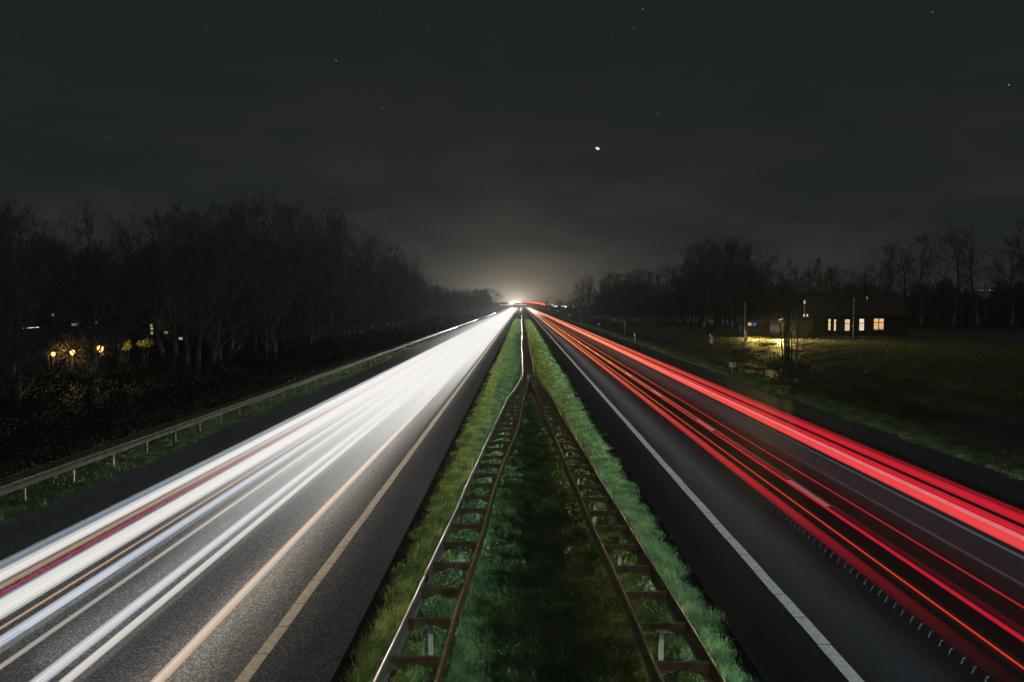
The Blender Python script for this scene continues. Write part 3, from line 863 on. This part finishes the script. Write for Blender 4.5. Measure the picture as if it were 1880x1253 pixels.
def thicket(n, px0, px1, d0, d1, hfun, seed, size, label):
    g = np.random.default_rng(seed)
    px = px0 + (px1 - px0) * g.random(n); d = d0 + (d1 - d0) * g.random(n)
    x = (px - 957) * d / F
    ok = np.abs(x) > 25; px, d, x = px[ok], d[ok], x[ok]; n = len(x)
    hh = np.array([hfun(p) for p in px]); hh = np.maximum(1.0, H + (558 - hh) * d / F)
    hh = hh * (.75 + .25 * np.sin(x * .7 + 3 * np.sin(x * .23)) * np.sin(d * .3 + x * .11))
    z = g.random(n) ** .75 * hh
    a1 = g.normal(0, 1, (n, 3)) * [.5, .5, 1]; a1 /= np.linalg.norm(a1, axis=1)[:, None]
    a2 = np.cross(a1, g.normal(0, 1, (n, 3))); a2 /= np.linalg.norm(a2, axis=1)[:, None]
    c = np.stack([x, d, z], 1); L = size * (.5 + g.random(n))[:, None]; wd = L * .10
    v = np.stack([c - a1 * L - a2 * wd, c + a2 * wd - a1 * L * .2, c + a1 * L, c - a2 * wd * .6 + a1 * L * .1], 1).reshape(-1, 3)
    i = np.arange(n)[:, None] * 4
    return tag(np_mesh('thicket', v, i + np.array([[0, 1, 2, 3]]), M['twig']), label, 'thicket', kind='stuff')
thicket(60000, 1046, 1400, 190, 260, lambda p: max(520 - 12 * math.sin(p * .05), 556 - (p - 1040) * .62) if p < 1240 else 500 - 10 * math.sin(p * .07), 41, .9, 'dark leafless thicket filling the space under the right wood')
thicket(60000, 1390, 1990, 165, 190, lambda p: 522 - 10 * math.sin(p * .045) + 7 * math.sin(p * .13), 42, .8, 'dark leafless thicket behind the lit house and across the far right field')

thicket(90000, -60, 800, 90, 190, lambda p: np.interp(p, [a for a, b in sky_l], [b for a, b in sky_l]) + 34 + 12 * math.sin(p * .06), 43, .8, 'dense dark mass of leafless wood deep behind the trees on the left')

thicket(26000, 730, 915, 560, 640, lambda p: float(np.interp(p, [730, 790, 830, 905, 915], [520, 534, 541, 541, 549])), 44, 1.5, 'dark wood mass closing the gap between the left wood and the far clump')

# multi-stemmed shrub in front of the house
T = MB(); B = MB()
g7 = random.Random(5)
for i in range(9):
    p = Vector((g7.uniform(-.7, .7), g7.uniform(-.3, .3), -.2)); lean = Vector((p.x * .11 + g7.uniform(-.05, .05), g7.uniform(-.1, .1), 1))
    pts = [p + lean * h + Vector((g7.uniform(-.05, .05), 0, 0)) for h in (0, 1.2, 2.6, 4.2, 6.0)]
    T.tube(pts, [.09, .07, .055, .04, .02], 6)
    for k in range(16):
        q = pts[2].lerp(pts[4], g7.random()); a = g7.uniform(0, 6.28)
        B.tube([q, q + Vector((math.cos(a) * .5, math.sin(a) * .5, .7)), q + Vector((math.cos(a) * .8, math.sin(a) * .8, 1.5))], [.02, .014, .008], 3, False)
pos = at(1450, 661, 78)
sh = tag(empty('bare_shrub', (pos.x, pos.y, float(ground_z(pos.x)))), 'bare shrub of many upright pale stems standing in front of the low shed', 'shrub')
T.build('trunk', M['bark'], sh, True); B.build('crown', M['twig'], sh)

# undergrowth on the slope behind the left guard rail
g = np.random.default_rng(8)
n = 170000
d_ = 12 * (300 / 12) ** g.random(n)
x_ = -15.2 - g.random(n) ** 1.3 * (12 + d_ * .28)
mound = .55 + .45 * np.sin(x_ * 1.3 + np.sin(d_ * .5) * 2) * np.sin(d_ * .37 + x_ * .4)
z_ = ground_z(x_) + g.random(n) ** .6 * mound * np.clip((-15.0 - x_) * .55, .1, 2.2)
sz_ = .035 * (1 + d_ / 30)
a1 = g.normal(0, 1, (n, 3)); a1 /= np.linalg.norm(a1, axis=1)[:, None]
a2 = np.cross(a1, g.normal(0, 1, (n, 3))); a2 /= np.linalg.norm(a2, axis=1)[:, None]
cpos = np.stack([x_, d_, z_], 1)
v = np.stack([cpos - a1 * sz_[:, None], cpos + a2 * sz_[:, None] * .55, cpos + a1 * sz_[:, None], cpos - a2 * sz_[:, None] * .55], 1).reshape(-1, 3)
i_ = np.arange(n)[:, None] * 4
tag(np_mesh('undergrowth', v, np.concatenate([i_ + [0, 1, 2, 3]], 0), M['leaf']), 'dark leafy bramble undergrowth on the slope behind the left guard rail', 'undergrowth', kind='stuff')

# ------------------------------------------------------------------ left garden lamps in the wood
def point(name, loc, power, col, rad=.08):
    l = bpy.data.lights.new(name, 'POINT'); l.energy = power; l.color = col; l.shadow_soft_size = rad
    o = bpy.data.objects.new(name, l); o.location = loc; C.objects.link(o); return o
AMB = (1.0, .62, .25)
lamp_glass = mat_emit('lamp_glass', (1.0, .45, .12), 2.6)
def garden_lamp(px, py, d, power, r, label):
    p = at(px, py, d); gz = float(ground_z(p.x))
    root = tag(empty('garden_lamp', (p.x, p.y, gz)), label, 'lamp', 'amber lamps glowing in the left wood')
    h = p.z - gz
    MB().tube([(0, 0, -.1), (0, 0, h - r * 1.3)], .04, 8).build('post', M['black'], root)
    gl = MB()
    prof = [(.3, -1.3), (.8, -.8), (1, 0), (.8, .7), (.35, 1.05)]
    gl.tube([(0, 0, h + z * r) for _, z in prof], [q * r for q, _ in prof], 12).build('lamp_globe', lamp_glass, root, True)
    MB().tube([(0, 0, h + 1.05 * r), (0, 0, h + 1.25 * r), (0, 0, h + 1.5 * r)], [r * 1.1, r * .8, r * .1], 12).build('cap', M['black'], root)
    l = point('lamp_light', (0, -r * 1.6, h), power, AMB); l.parent = root
    return root
garden_lamp(98, 650, 58, 60, .15, 'small amber garden lamp, leftmost of the glowing lamps in the left wood')
garden_lamp(133, 647, 59, 130, .19, 'amber garden lamp behind lit twigs, second from the left in the left wood')
garden_lamp(184, 640, 61, 110, .25, 'brightest amber lamp with the clearest glow, third from the left in the left wood')
# lit bushes beside the lamps; radial twigs added to give a starburst glow
def twig_glow_bush(px, py, d, r, n, label):
    g = random.Random(int(px)); p = at(px, py, d); gz = float(ground_z(p.x)); h = p.z - gz
    root = tag(empty('bare_glow_bush', (p.x, p.y, gz)), label, 'bush')
    b = MB()
    for i in range(n):
        a = g.uniform(0, 6.28); e = g.uniform(-.6, 1.4); c = Vector((g.gauss(0, .25), g.uniform(-.2, .35), h + g.gauss(0, .2)))
        u = Vector((math.cos(a), g.uniform(-.4, .4), math.sin(a) * .8 + .3)).normalized()
        q = c + u * r * .3; m_ = q + u * r * g.uniform(.3, .7) + Vector((g.gauss(0, .06), 0, g.gauss(0, .06)))
        b.tube([q, m_, m_ + u * r * .4 + Vector((0, 0, g.uniform(0, .2)))], [.016, .011, .006], 3, False)
    b.build('twigs', M['wood'], root)
    st = MB()
    for i in range(6):
        a = i * 1.05; st.tube([(.15 * math.cos(a), .15 * math.sin(a), -.1), (.35 * math.cos(a), .3 * math.sin(a), h * .6), (.5 * math.cos(a), .3 * math.sin(a), h)], [.03, .02, .012], 5)
    st.build('stem', M['bark'], root)
twig_glow_bush(98, 652, 58.3, .9, 60, 'small burst of amber-lit twigs added as glow round the leftmost garden lamp')
twig_glow_bush(131, 649, 59.4, 1.4, 150, 'bare bush with many amber-lit twigs round the second garden lamp')
twig_glow_bush(184, 642, 61.5, 1.1, 70, 'sparse burst of lit twigs added as glow round the brightest garden lamp')
def bush(px, py, d, rx, rz, n, mat, label, light):
    g = random.Random(px)
    p = at(px, py, d); gz = float(ground_z(p.x))
    root = tag(empty('bush', (p.x, p.y, gz)), label, 'bush')
    h = p.z - gz
    b = MB()
    for i in range(n):
        u = Vector((g.gauss(0, 1), g.gauss(0, 1), g.gauss(0, 1))).normalized() * g.random() ** .4
        c = Vector((u.x * rx, u.y * rx, h + u.z * rz * (1 + .3 * math.sin(5 * u.x))))
        a = Vector((g.gauss(0, 1), g.gauss(0, 1), g.gauss(0, 1))).normalized(); w = a.cross(Vector((g.gauss(0, 1), g.gauss(0, 1), 1))).normalized()
        s = g.uniform(.04, .09)
        b.quad(c - a * s, c + w * s * .6, c + a * s, c - w * s * .6)
    b.build('foliage', mat, root)
    st = MB()
    for i in range(5):
        a = i * 1.26; st.tube([(0, 0, -.1), (.2 * math.cos(a), .2 * math.sin(a), h * .6), (rx * .6 * math.cos(a), rx * .6 * math.sin(a), h)], [.03, .02, .01], 5)
    st.build('stem', M['bark'], root)
    if light:
        l = point('lamp_light', (.3, -rx - .5, h + .1), light, (1.0, .72, .32)); l.parent = root
M['leaf_lit'] = mat_plain('leaf_lit_pale', (.30, .29, .07), .6, 0, .4, 3)  # leaves made pale for the lit bushes, lamplight put into the colour
bush(230, 635, 60, .55, .45, 260, M['leaf_lit'], 'yellow-green bush lit by a lamp, right of the three amber lamps', 30)
bush(266, 631, 61, .75, .35, 260, M['leaf_lit'], 'pale lit bush, rightmost of the glowing spots in the left wood', 26)
# long blue-white strip lamp
p = at(57, 603, 75)
root = tag(empty('strip_lamp', (p.x, p.y, float(ground_z(p.x)))), 'blue-white strip lamp on a dark post at the far left', 'lamp')
h = p.z - float(ground_z(p.x))
MB().tube([(0, .1, -.1), (0, .1, h + .1)], .06, 8).build('post', M['black'], root)
MB().box(-.85, .85, .02, .14, h - .02, h + .16).build('housing', M['black'], root)
cold = mat_emit('cold_tube', (.55, .75, 1.0), 1.6)
sl = MB()
for x0, x1 in ((-.80, -.62), (-.48, -.20), (-.18, .06), (.10, .34), (.52, .82)): sl.box(x0, x1, -.05, .0, h + .02 + x0 * .07, h + .10 + x0 * .07)
sl.build('tube', cold, root)
# tiny lit windows of houses hidden by the wood
def speck(px, py, d, w, hgt, col, s, label, group, name='window_light', cat='light'):
    p = at(px, py, d); b = MB().box(-w / 2, w / 2, -.05, .05, -hgt / 2, hgt / 2)
    b.box(-w / 2 - .06, w / 2 + .06, .051, .10, -hgt / 2 - .06, hgt / 2 + .06)
    o = b.build(name, mat_emit('speck', col, s)); o.location = p
    o.data.materials[0].cycles.emission_sampling = 'NONE'
    return tag(o, label, cat, group)
GS = 'tiny far lights between the trees on the left'
for px, py, w, col in ((97, 578, .14, (.8, .85, .8)), (139, 596, .22, (.5, .6, .9)), (133, 596.5, .12, (.6, .6, .6)), (175, 593, .10, (.7, .7, .6)), (331, 622, .26, (1, .85, .7)), (304, 611, .22, (.6, .4, .25)), (277, 598, .08, (.9, .8, .3)), (278, 604, .10, (.9, .8, .3)), (278, 612, .10, (.9, .8, .3)), (187, 650, .14, (.8, .5, .2)), (219, 637, .14, (1, .8, .6)), (165, 650, .12, (.7, .5, .25))):
    speck(px, py, 64, w * .8, .10, col, .32, 'tiny far light glinting between the trunks of the left wood', GS)

# ------------------------------------------------------------------ house on the right
def win_mat(col, s, seed):
    m, t, p = new_mat('lit_window')
    tcn = t.nodes.new('ShaderNodeTexCoord'); n = t.nodes.new('ShaderNodeTexNoise'); n.inputs['Scale'].default_value = 2.0; n.noise_dimensions = '4D'; n.inputs['W'].default_value = seed
    t.links.new(tcn.outputs['Object'], n.inputs['Vector'])
    mr = t.nodes.new('ShaderNodeMapRange'); mr.inputs['From Min'].default_value = .3; mr.inputs['From Max'].default_value = .7
    mr.inputs['To Min'].default_value = s * .7; mr.inputs['To Max'].default_value = s * 1.2
    t.links.new(n.outputs['Fac'], mr.inputs['Value']); t.links.new(mr.outputs[0], p.inputs['Emission Strength'])
    p.inputs['Emission Color'].default_value = (*col, 1); p.inputs['Base Color'].default_value = (*col, 1)
    p.inputs['Roughness'].default_value = .1
    return m
DH = 125.0
gz = -.05
xl, xr = at(1492, 600, DH).x, at(1668, 600, DH).x
house = tag(empty('brick_house', (0, 0, 0)), 'dark brick farmhouse with a row of warmly lit windows on the right', 'house')
eave = at(1560, 578, DH).z
ridge = at(1560, 545, DH + 4).z
b = MB().box(xl, xr, DH, DH + 8, gz - .3, eave)
for xx, sg in ((xl, -1), (xr, 1)):
    n0 = len(b.v); b.v += [(xx + .003 * sg, DH, eave), (xx + .003 * sg, DH + 8, eave), (xx + .003 * sg, DH + 4, ridge - .1)]; b.f.append((n0, n0 + 1, n0 + 2))
b.build('wall', M['brick'], house)
rf = MB()
for y0, y1 in ((DH - .4, DH + 4), (DH + 8.4, DH + 4)):
    za = eave - .12
    rf.v += [(xl - .3, y0, za), (xr + .3, y0, za), (xr + .3, y1, ridge), (xl - .3, y1, ridge), (xl - .3, y0, za - .15), (xr + .3, y0, za - .15), (xr + .3, y1, ridge - .15), (xl - .3, y1, ridge - .15)]
    n0 = len(rf.v) - 8
    for q in ((0, 1, 2, 3), (4, 7, 6, 5), (0, 4, 5, 1), (1, 5, 6, 2), (2, 6, 7, 3), (3, 7, 4, 0)): rf.f.append(tuple(n0 + k for k in q))
roof = rf.build('roof', M['roof'], house)
cp = at(1592, 552, DH + 4)
MB().box(cp.x - .35, cp.x + .35, DH + 3.6, DH + 4.4, ridge - .4, ridge + .9).build('chimney', M['brick'], roof)
warm = win_mat((1.0, .72, .46), .78, 1); pale = win_mat((1.0, .80, .62), .85, 2); amber = win_mat((1.0, .58, .24), .80, 3); yellow = win_mat((1.0, .74, .36), .9, 4)
def window(x0p, x1p, y0p, y1p, mat, mull, bar, sill_plants=False):
    a, c = at(x0p, y1p, DH - .06), at(x1p, y0p, DH - .06)
    x0, x1, z0, z1 = a.x, c.x, a.z, c.z
    fr = MB(); t = .07; y0, y1 = DH - .09, DH - .004
    fr.box(x0 - t, x0, y0, y1, z0 - t, z1 + t).box(x1, x1 + t, y0, y1, z0 - t, z1 + t)
    fr.box(x0, x1, y0, y1, z1, z1 + t).box(x0, x1, y0, y1, z0 - t, z0)
    zb = z0 + (z1 - z0) * bar
    fr.box(x0, x1, y0 + .003, y1 - .003, zb - .05, zb + .05)
    if mull: fr.box((x0 + x1) / 2 - .07, (x0 + x1) / 2 + .07, y0 + .001, y1 - .001, z0, z1)
    w = fr.build('window', M['black'], house)
    MB().quad((x0, DH - .03, z0), (x1, DH - .03, z0), (x1, DH - .03, z1), (x0, DH - .03, z1)).build('pane', mat, w)
    MB().box(x0 - .15, x1 + .15, DH - .2, DH - .092, z0 - t - .08, z0 - t + .0).build('sill', M['brick'], w)
    if sill_plants:
        pb = MB(); gg = random.Random(3)
        for i in range(26):
            cx_ = gg.uniform(x0 + .1, x1 - .05); hh = gg.uniform(.1, .32)
            pb.tube([(cx_, DH - .055, z0), (cx_ + gg.uniform(-.12, .12), DH - .055, z0 + hh)], [.03, .012], 4)
        pb.build('sill_plants', M['leaf'], w)
window(1520.6, 1525.0, 586, 606.5, yellow, False, .68)
window(1531.0, 1535.0, 587, 607.5, yellow, False, .68)
window(1551.0, 1560.2, 587, 607.5, warm, False, .64)
window(1577.5, 1586.5, 586, 607, pale, False, .63)
window(1604.2, 1622.5, 585.5, 606, amber, True, .66, True)
# table lamp seen in the fourth window
lw = at(1579.5, 602, DH - .30)
# barn with lit skylights and a flue
DB = 118.0
bl, br = at(1437, 600, DB).x, at(1486, 600, DB).x
barn = tag(empty('low_barn', (0, 0, 0)), 'low dark barn with small lit roof lights, left of the lit house', 'barn')
be = at(1460, 588, DB).z; brg = at(1460, 574, DB + 3).z
MB().box(bl, br, DB, DB + 6, gz - .3, be).build('wall', M['wood'], barn)
rb = MB(); n0 = 0
rb.v += [(bl - .3, DB - .3, be + .02), (br + .3, DB - .3, be + .02), (br + .3, DB + 3, brg), (bl - .3, DB + 3, brg), (bl - .3, DB + 6.3, be + .02), (br + .3, DB + 6.3, be + .02)]
rb.f += [(0, 1, 2, 3), (3, 2, 5, 4), (0, 3, 4), (1, 5, 2), (0, 4, 5, 1)]
broof = rb.build('roof', M['roof'], barn)
skyl = mat_emit('roof_light', (1.0, .82, .62), .75)
for px in (1474.5, 1480.5):
    c = at(px, 580, DB + 1.6); sl_ = (brg - be) / 3.3
    zz = lambda y: be + .02 + (y - DB + .3) * sl_ + .05
    y0, y1 = DB + 1.0, DB + 2.1
    MB().quad((c.x - .16, y0, zz(y0)), (c.x + .06, y0, zz(y0)), (c.x + .42, y1, zz(y1)), (c.x + .2, y1, zz(y1))).build('skylight', skyl, broof)
fp = at(1488.5, 577, DB + 2.5)
ft = at(1488.5, 558, DB + 2.5)
fx = min(fp.x, br + .1)
MB().tube([(fx, DB + 2.5, be), (fx, DB + 2.5, ft.z)], .10, 8).build('flue', M['steel'], broof)
MB().tube([(fx, DB + 2.5, ft.z), (fx, DB + 2.5, ft.z + .35), (fx, DB + 2.5, ft.z + .6)], [.17, .15, .05], 8).build('flue_cap', mat_emit('glowing_cap', (.8, .8, .75), .5), broof)  # flue cap glows by itself, its lit look put into the material
wl = at(1433, 606, DB - .4)
# yard lamp on the barn corner throws the yellow light on the grass
lw_ = at(1433.5, 587.5, DB - .6)
yl = tag(empty('yard_lamp', (lw_.x, lw_.y, lw_.z)), 'small bright tilted yard lamp at the left end of the low barn', 'lamp')
MB().tube([(0, .9, .1), (0, .3, .12), (0, .0, .06)], .03, 6).build('arm', M['black'], yl)
MB().prism([(-.3, -.10), (.32, .16), (.40, .22), (-.28, .08)], (0, -.25, 0), (0, 0, 0), Vector((1, 0, 0)), Vector((0, 0, 1))).build('lamp_head', mat_emit('yard_glow', (1.0, .86, .66), 1.3), yl)
l = bpy.data.lights.new('lamp_light', 'AREA'); l.shape = 'RECTANGLE'; l.size = .5; l.size_y = .2; l.energy = 2000; l.color = (1.0, .74, .20); l.spread = R(130)
l = bpy.data.objects.new('lamp_light', l); C.objects.link(l); l.parent = yl; l.location = (0, -.3, -.1)
l.rotation_euler = Vector((.25, -1, -.5)).to_track_quat('-Z', 'Y').to_euler()
# picket fence panel lit by the lamp
fpz = at(1433, 599, DB - 1.5); fpr = at(1460, 599, DB - 1.5)
pf = tag(empty('picket_fence', (fpz.x, DB - 1.5, gz)), 'pale picket fence in front of the low barn behind the bare shrub', 'fence')
W_ = fpr.x - fpz.x; k = 0; xx = 0
while xx < W_:
    MB().box(xx, xx + .11, -.02, .02, 0, fpz.z - gz + .06 * math.sin(k * 2.2) + .25).build('picket', M['wood'], pf); xx += .19; k += 1
MB().box(0, W_, .021, .06, .5, .6).box(0, W_, .021, .06, 1.2, 1.3).build('rail', M['wood'], pf)
# carport with blue and orange light
DC = 122.0
cl_, cr_ = at(1372, 600, DC).x, at(1398, 600, DC).x
cport = tag(empty('carport', (0, 0, 0)), 'dark open shed with small orange and blue lights behind the tall pole', 'shed')
ct = at(1385, 588, DC).z
MB().box(cl_, cr_, DC, DC + 4, ct, ct + .18).build('roof', M['roof'], cport)
MB().box(cl_, cr_, DC + 3.8, DC + 3.98, gz, ct - .003).build('wall', M['wood'], cport)
for xx in (cl_ + .1, cr_ - .1): MB().box(xx - .07, xx + .07, DC + .1, DC + .24, gz, ct - .003).build('post', M['wood'], cport)
a, c = at(1373.5, 598, DC + 3.7), at(1379.5, 593, DC + 3.7)
MB().box(a.x, c.x, DC + 3.72, DC + 3.77, a.z, c.z).build('window', mat_emit('orange_light', (1.0, .58, .28), .7), cport)
a, c = at(1382, 598, DC + 3.7), at(1388.5, 593.5, DC + 3.7)
MB().box(a.x, c.x, DC + 3.72, DC + 3.77, a.z, c.z).build('screen', mat_emit('blue_light', (.03, .20, .62), .7), cport)
# area light added at the open shed's roof edge to brighten the grass
al = bpy.data.lights.new('shed_grass_fill', 'AREA'); al.shape = 'RECTANGLE'; al.size = 2.0; al.size_y = .3; al.energy = 560; al.color = (1.0, .70, .16); al.spread = R(100)
ao = bpy.data.objects.new('shed_grass_fill', al); C.objects.link(ao); ao.parent = cport
ao.location = ((cl_ + cr_) / 2, DC - .06, ct - .12); ao.rotation_euler = (R(-50), 0, R(-28))
# tall poles
def pole(px, py_top, py_bot, d, r, label, cap=None):
    p, t_ = at(px, py_bot, d), at(px, py_top, d)
    z0 = min(p.z, float(ground_z(p.x)))
    root = tag(empty('pole', (p.x, p.y, z0)), label, 'pole')
    MB().tube([(0, 0, -.2), (0, 0, t_.z - z0)], [r, r * .7], 8).build('shaft', M['steel'], root)
    MB().tube([(0, 0, t_.z - z0), (0, 0, t_.z - z0 + .25), (0, 0, t_.z - z0 + .4)], [r * 1.1, r * 1.2, .03], 8).build('cap', cap or M['steel_pale'], root)
pole(1367, 561, 622, 106, .085, 'tall thin grey pole left of the dark open shed')
pole(1566, 552, 615, 118, .09, 'thin grey pole between the lit windows of the house')
pole(1591, 549, 579, 128, .06, 'short pale flue pole above the roof of the lit house', mat_emit('cap_glow', (.7, .72, .6), .45))  # cap has no lamp, brightness put in as a glow of its own
# red and white marker posts
def marker(px, py_top, py_bot, d, w, label, grp=None):
    p, t_ = at(px, py_bot, d), at(px, py_top, d)
    h_ = t_.z - p.z
    root = tag(empty('marker_post', (p.x, p.y, p.z)), label, 'post', grp)
    MB().box(-w / 2, w / 2, -w * .3, w * .3, -.4, h_).build('post', M['white'], root)
    MB().box(-w / 2 - .006, w / 2 + .006, -w * .3 - .006, w * .3 + .006, h_ * .68, h_ * .98).build('reflector', M['red'], root)
    MB().box(-w / 2 - .004, w / 2 + .004, -w * .3 - .004, w * .3 + .004, h_ * .42, h_ * .52).build('band', M['red'], root)
marker(1306.5, 614, 626, 108, .42, 'stout red and white marker post at the edge of the lit grass')
marker(1369.5, 606, 622, 105, .26, 'small white marker post at the foot of the tall thin pole')
marker(1166, 613, 623, 106, .16, 'slim white guide post with red reflector, nearest one on the right verge')
marker(1066.5, 585.5, 590, 204, .18, 'slim white guide post with red reflector between the two far white signs')
pole(1147, 592, 602, 150, .07, 'short grey stub pole in the dark meadow beyond the right verge')
# distance signs every hundred metres
def dist_sign(px, py, d, w, hh, label, detail):
    p = at(px, py, d); g0 = float(ground_z(p.x)); h_ = p.z - g0
    root = tag(empty('distance_sign', (p.x, p.y, g0)), label, 'sign', 'small distance signs along the right verge')
    MB().box(-.03, .03, .0, .05, -.3, h_).build('post', M['steel_pale'], root)
    bd = MB().box(-w / 2, w / 2, -.03, -.002, h_ - hh / 2, h_ + hh / 2).build('board', M['white'], root)
    if detail:
        teal = mat_plain('teal', (.08, .50, .50), .4, 0, .08, 5); ink = mat_plain('ink', (.02, .22, .24), .5, 0, .1, 5); grey = mat_plain('sign_grey', (.45, .47, .52), .5, 0, .1, 5)
        y0, y1 = -.034, -.031
        MB().box(-w * .06, w * .47, y0, y1, h_ - hh * .30, h_ + hh * .44).build('panel', teal, bd)
        i = MB()
        i.box(w * .06, w * .09, -.038, -.0345, h_ - hh * .12, h_ + hh * .30).box(w * .02, w * .13, -.038, -.0345, h_ + hh * .06, h_ + hh * .13)
        i.box(w * .26, w * .31, -.038, -.0345, h_ - hh * .26, h_ - hh * .02).box(w * .26, w * .31, -.038, -.0345, h_ + hh * .04, h_ + hh * .30)
        i.build('numerals', ink, bd)
        MB().box(-w * .38, -w * .16, y0, y1, h_ - hh * .06, h_ + hh * .02).box(-w * .29, -w * .25, y0, y1, h_ + hh * .05, h_ + hh * .3).build('numerals', grey, bd)
    return root
dist_sign(1345, 670.3, 59, .54, .37, 'white and teal distance sign on a short post, nearest on the right verge', True)
dist_sign(1099.5, 595.3, 161, .60, .44, 'small white distance sign, second along the right verge', False)
dist_sign(1023.8, 571.5, 353, .9, .7, 'tiny white distance sign, fourth along the right verge', False)
dist_sign(1045.5, 579.3, 260, .8, .6, 'tiny white distance sign, third along the right verge', False)
dist_sign(1007.8, 567.2, 450, 1.1, .9, 'farthest tiny white distance sign where the red trails converge', False)
GF = 'tiny far lights beyond the right verge'
for px, py, w, h_, col, s in ((1038.5, 563.5, 1.3, .9, (1.0, .82, .5), 1.4), (1034, 562.6, 1.0, .5, (1, .9, .7), .8), (1020, 562.8, 2.4, .7, (1, .85, .7), .9), (1014, 560.6, 1.0, .6, (.8, .8, .8), .8), (1053, 563.6, .9, .7, (.6, .62, .6), .5), (1031, 562.5, .7, .5, (.8, .7, .5), .6)):
    speck(px, py, 480, w, h_, col, s, 'tiny far light beside the road near the vanishing point', GF)
for px, py in ((1407, 547), (1459, 547), (1463, 547), (1583, 548), (1800, 533.5), (1804, 533.5), (1818, 533.5), (1825, 533.8), (1791, 546.5)):
    speck(px, py, 300, .30, .26, (.75, .8, .85), .6, 'tiny far light high behind the trees on the right', 'tiny far lights behind the right wood')

# ------------------------------------------------------------------ stars
def star(px, py, r, s, col, label, grp):
    c = at(px, py, 4200.0); b = MB()
    dv = Vector((.9, 0, -.45)).normalized() * r
    b.tube([-dv * 1.6, -dv * .9, Vector((0, 0, 0)), dv * .9, dv * 1.6], [r * .25, r * .8, r, r * .8, r * .25], 8)
    o = b.build('star', mat_emit('starlight', col, s)); o.location = c
    o.data.materials[0].cycles.emission_sampling = 'NONE'
    tag(o, label, 'star', grp)
star(1097, 273, 7.5, .95, (.92, .97, .93), 'bright planet shining alone above the road in the night sky', None)
SG = 'stars in the night sky'
for px, py, k in ((617, 112, 3), (701, 198, 2), (200, 251, 1.6), (34, 62, 1.2), (221, 54, 1), (377, 54, 1), (697, 23, 1), (787, 55, 1.3), (846, 149, 1), (267, 282, 1), (681, 268, 1), (893, 348, .8), (923, 194, 1), (48, 282, .7), (516, 61, .7), (1180, 17, 2.4), (1163, 52, 1.6), (1712, 23, 2.2), (1852, 156, 3), (1208, 208, 1.6), (1685, 66, 1), (1429, 72, .9), (1490, 150, .9), (1552, 162, .9), (1385, 157, .7), (1740, 79, .7), (1057, 282, .7), (1123, 69, .7)):
    star(px, py, 2.6, .045 + .12 * k * k / 3, (.85, .93, 1.0), 'bright short star streak in the night sky' if k >= 2 else 'faint star in the night sky', SG if k < 2 else 'brighter star streaks in the night sky')

# ------------------------------------------------------------------ haze
HAZE = 0.00017
if HAZE:
    hzb = MB().box(-2500, 2500, -60, 2700, -2.5, 26)
    m = bpy.data.materials.new('haze'); m.use_nodes = True
    t = m.node_tree; t.nodes.clear()
    pv = t.nodes.new('ShaderNodeVolumePrincipled')
    pv.inputs['Color'].default_value = (.86, .90, .93, 1); pv.inputs['Density'].default_value = HAZE; pv.inputs['Anisotropy'].default_value = 0.6
    oo = t.nodes.new('ShaderNodeOutputMaterial'); t.links.new(pv.outputs[0], oo.inputs['Volume'])
    tag(hzb.build('haze', m), kind='stuff', label='thin night haze hanging over the road and fields', cat='haze')
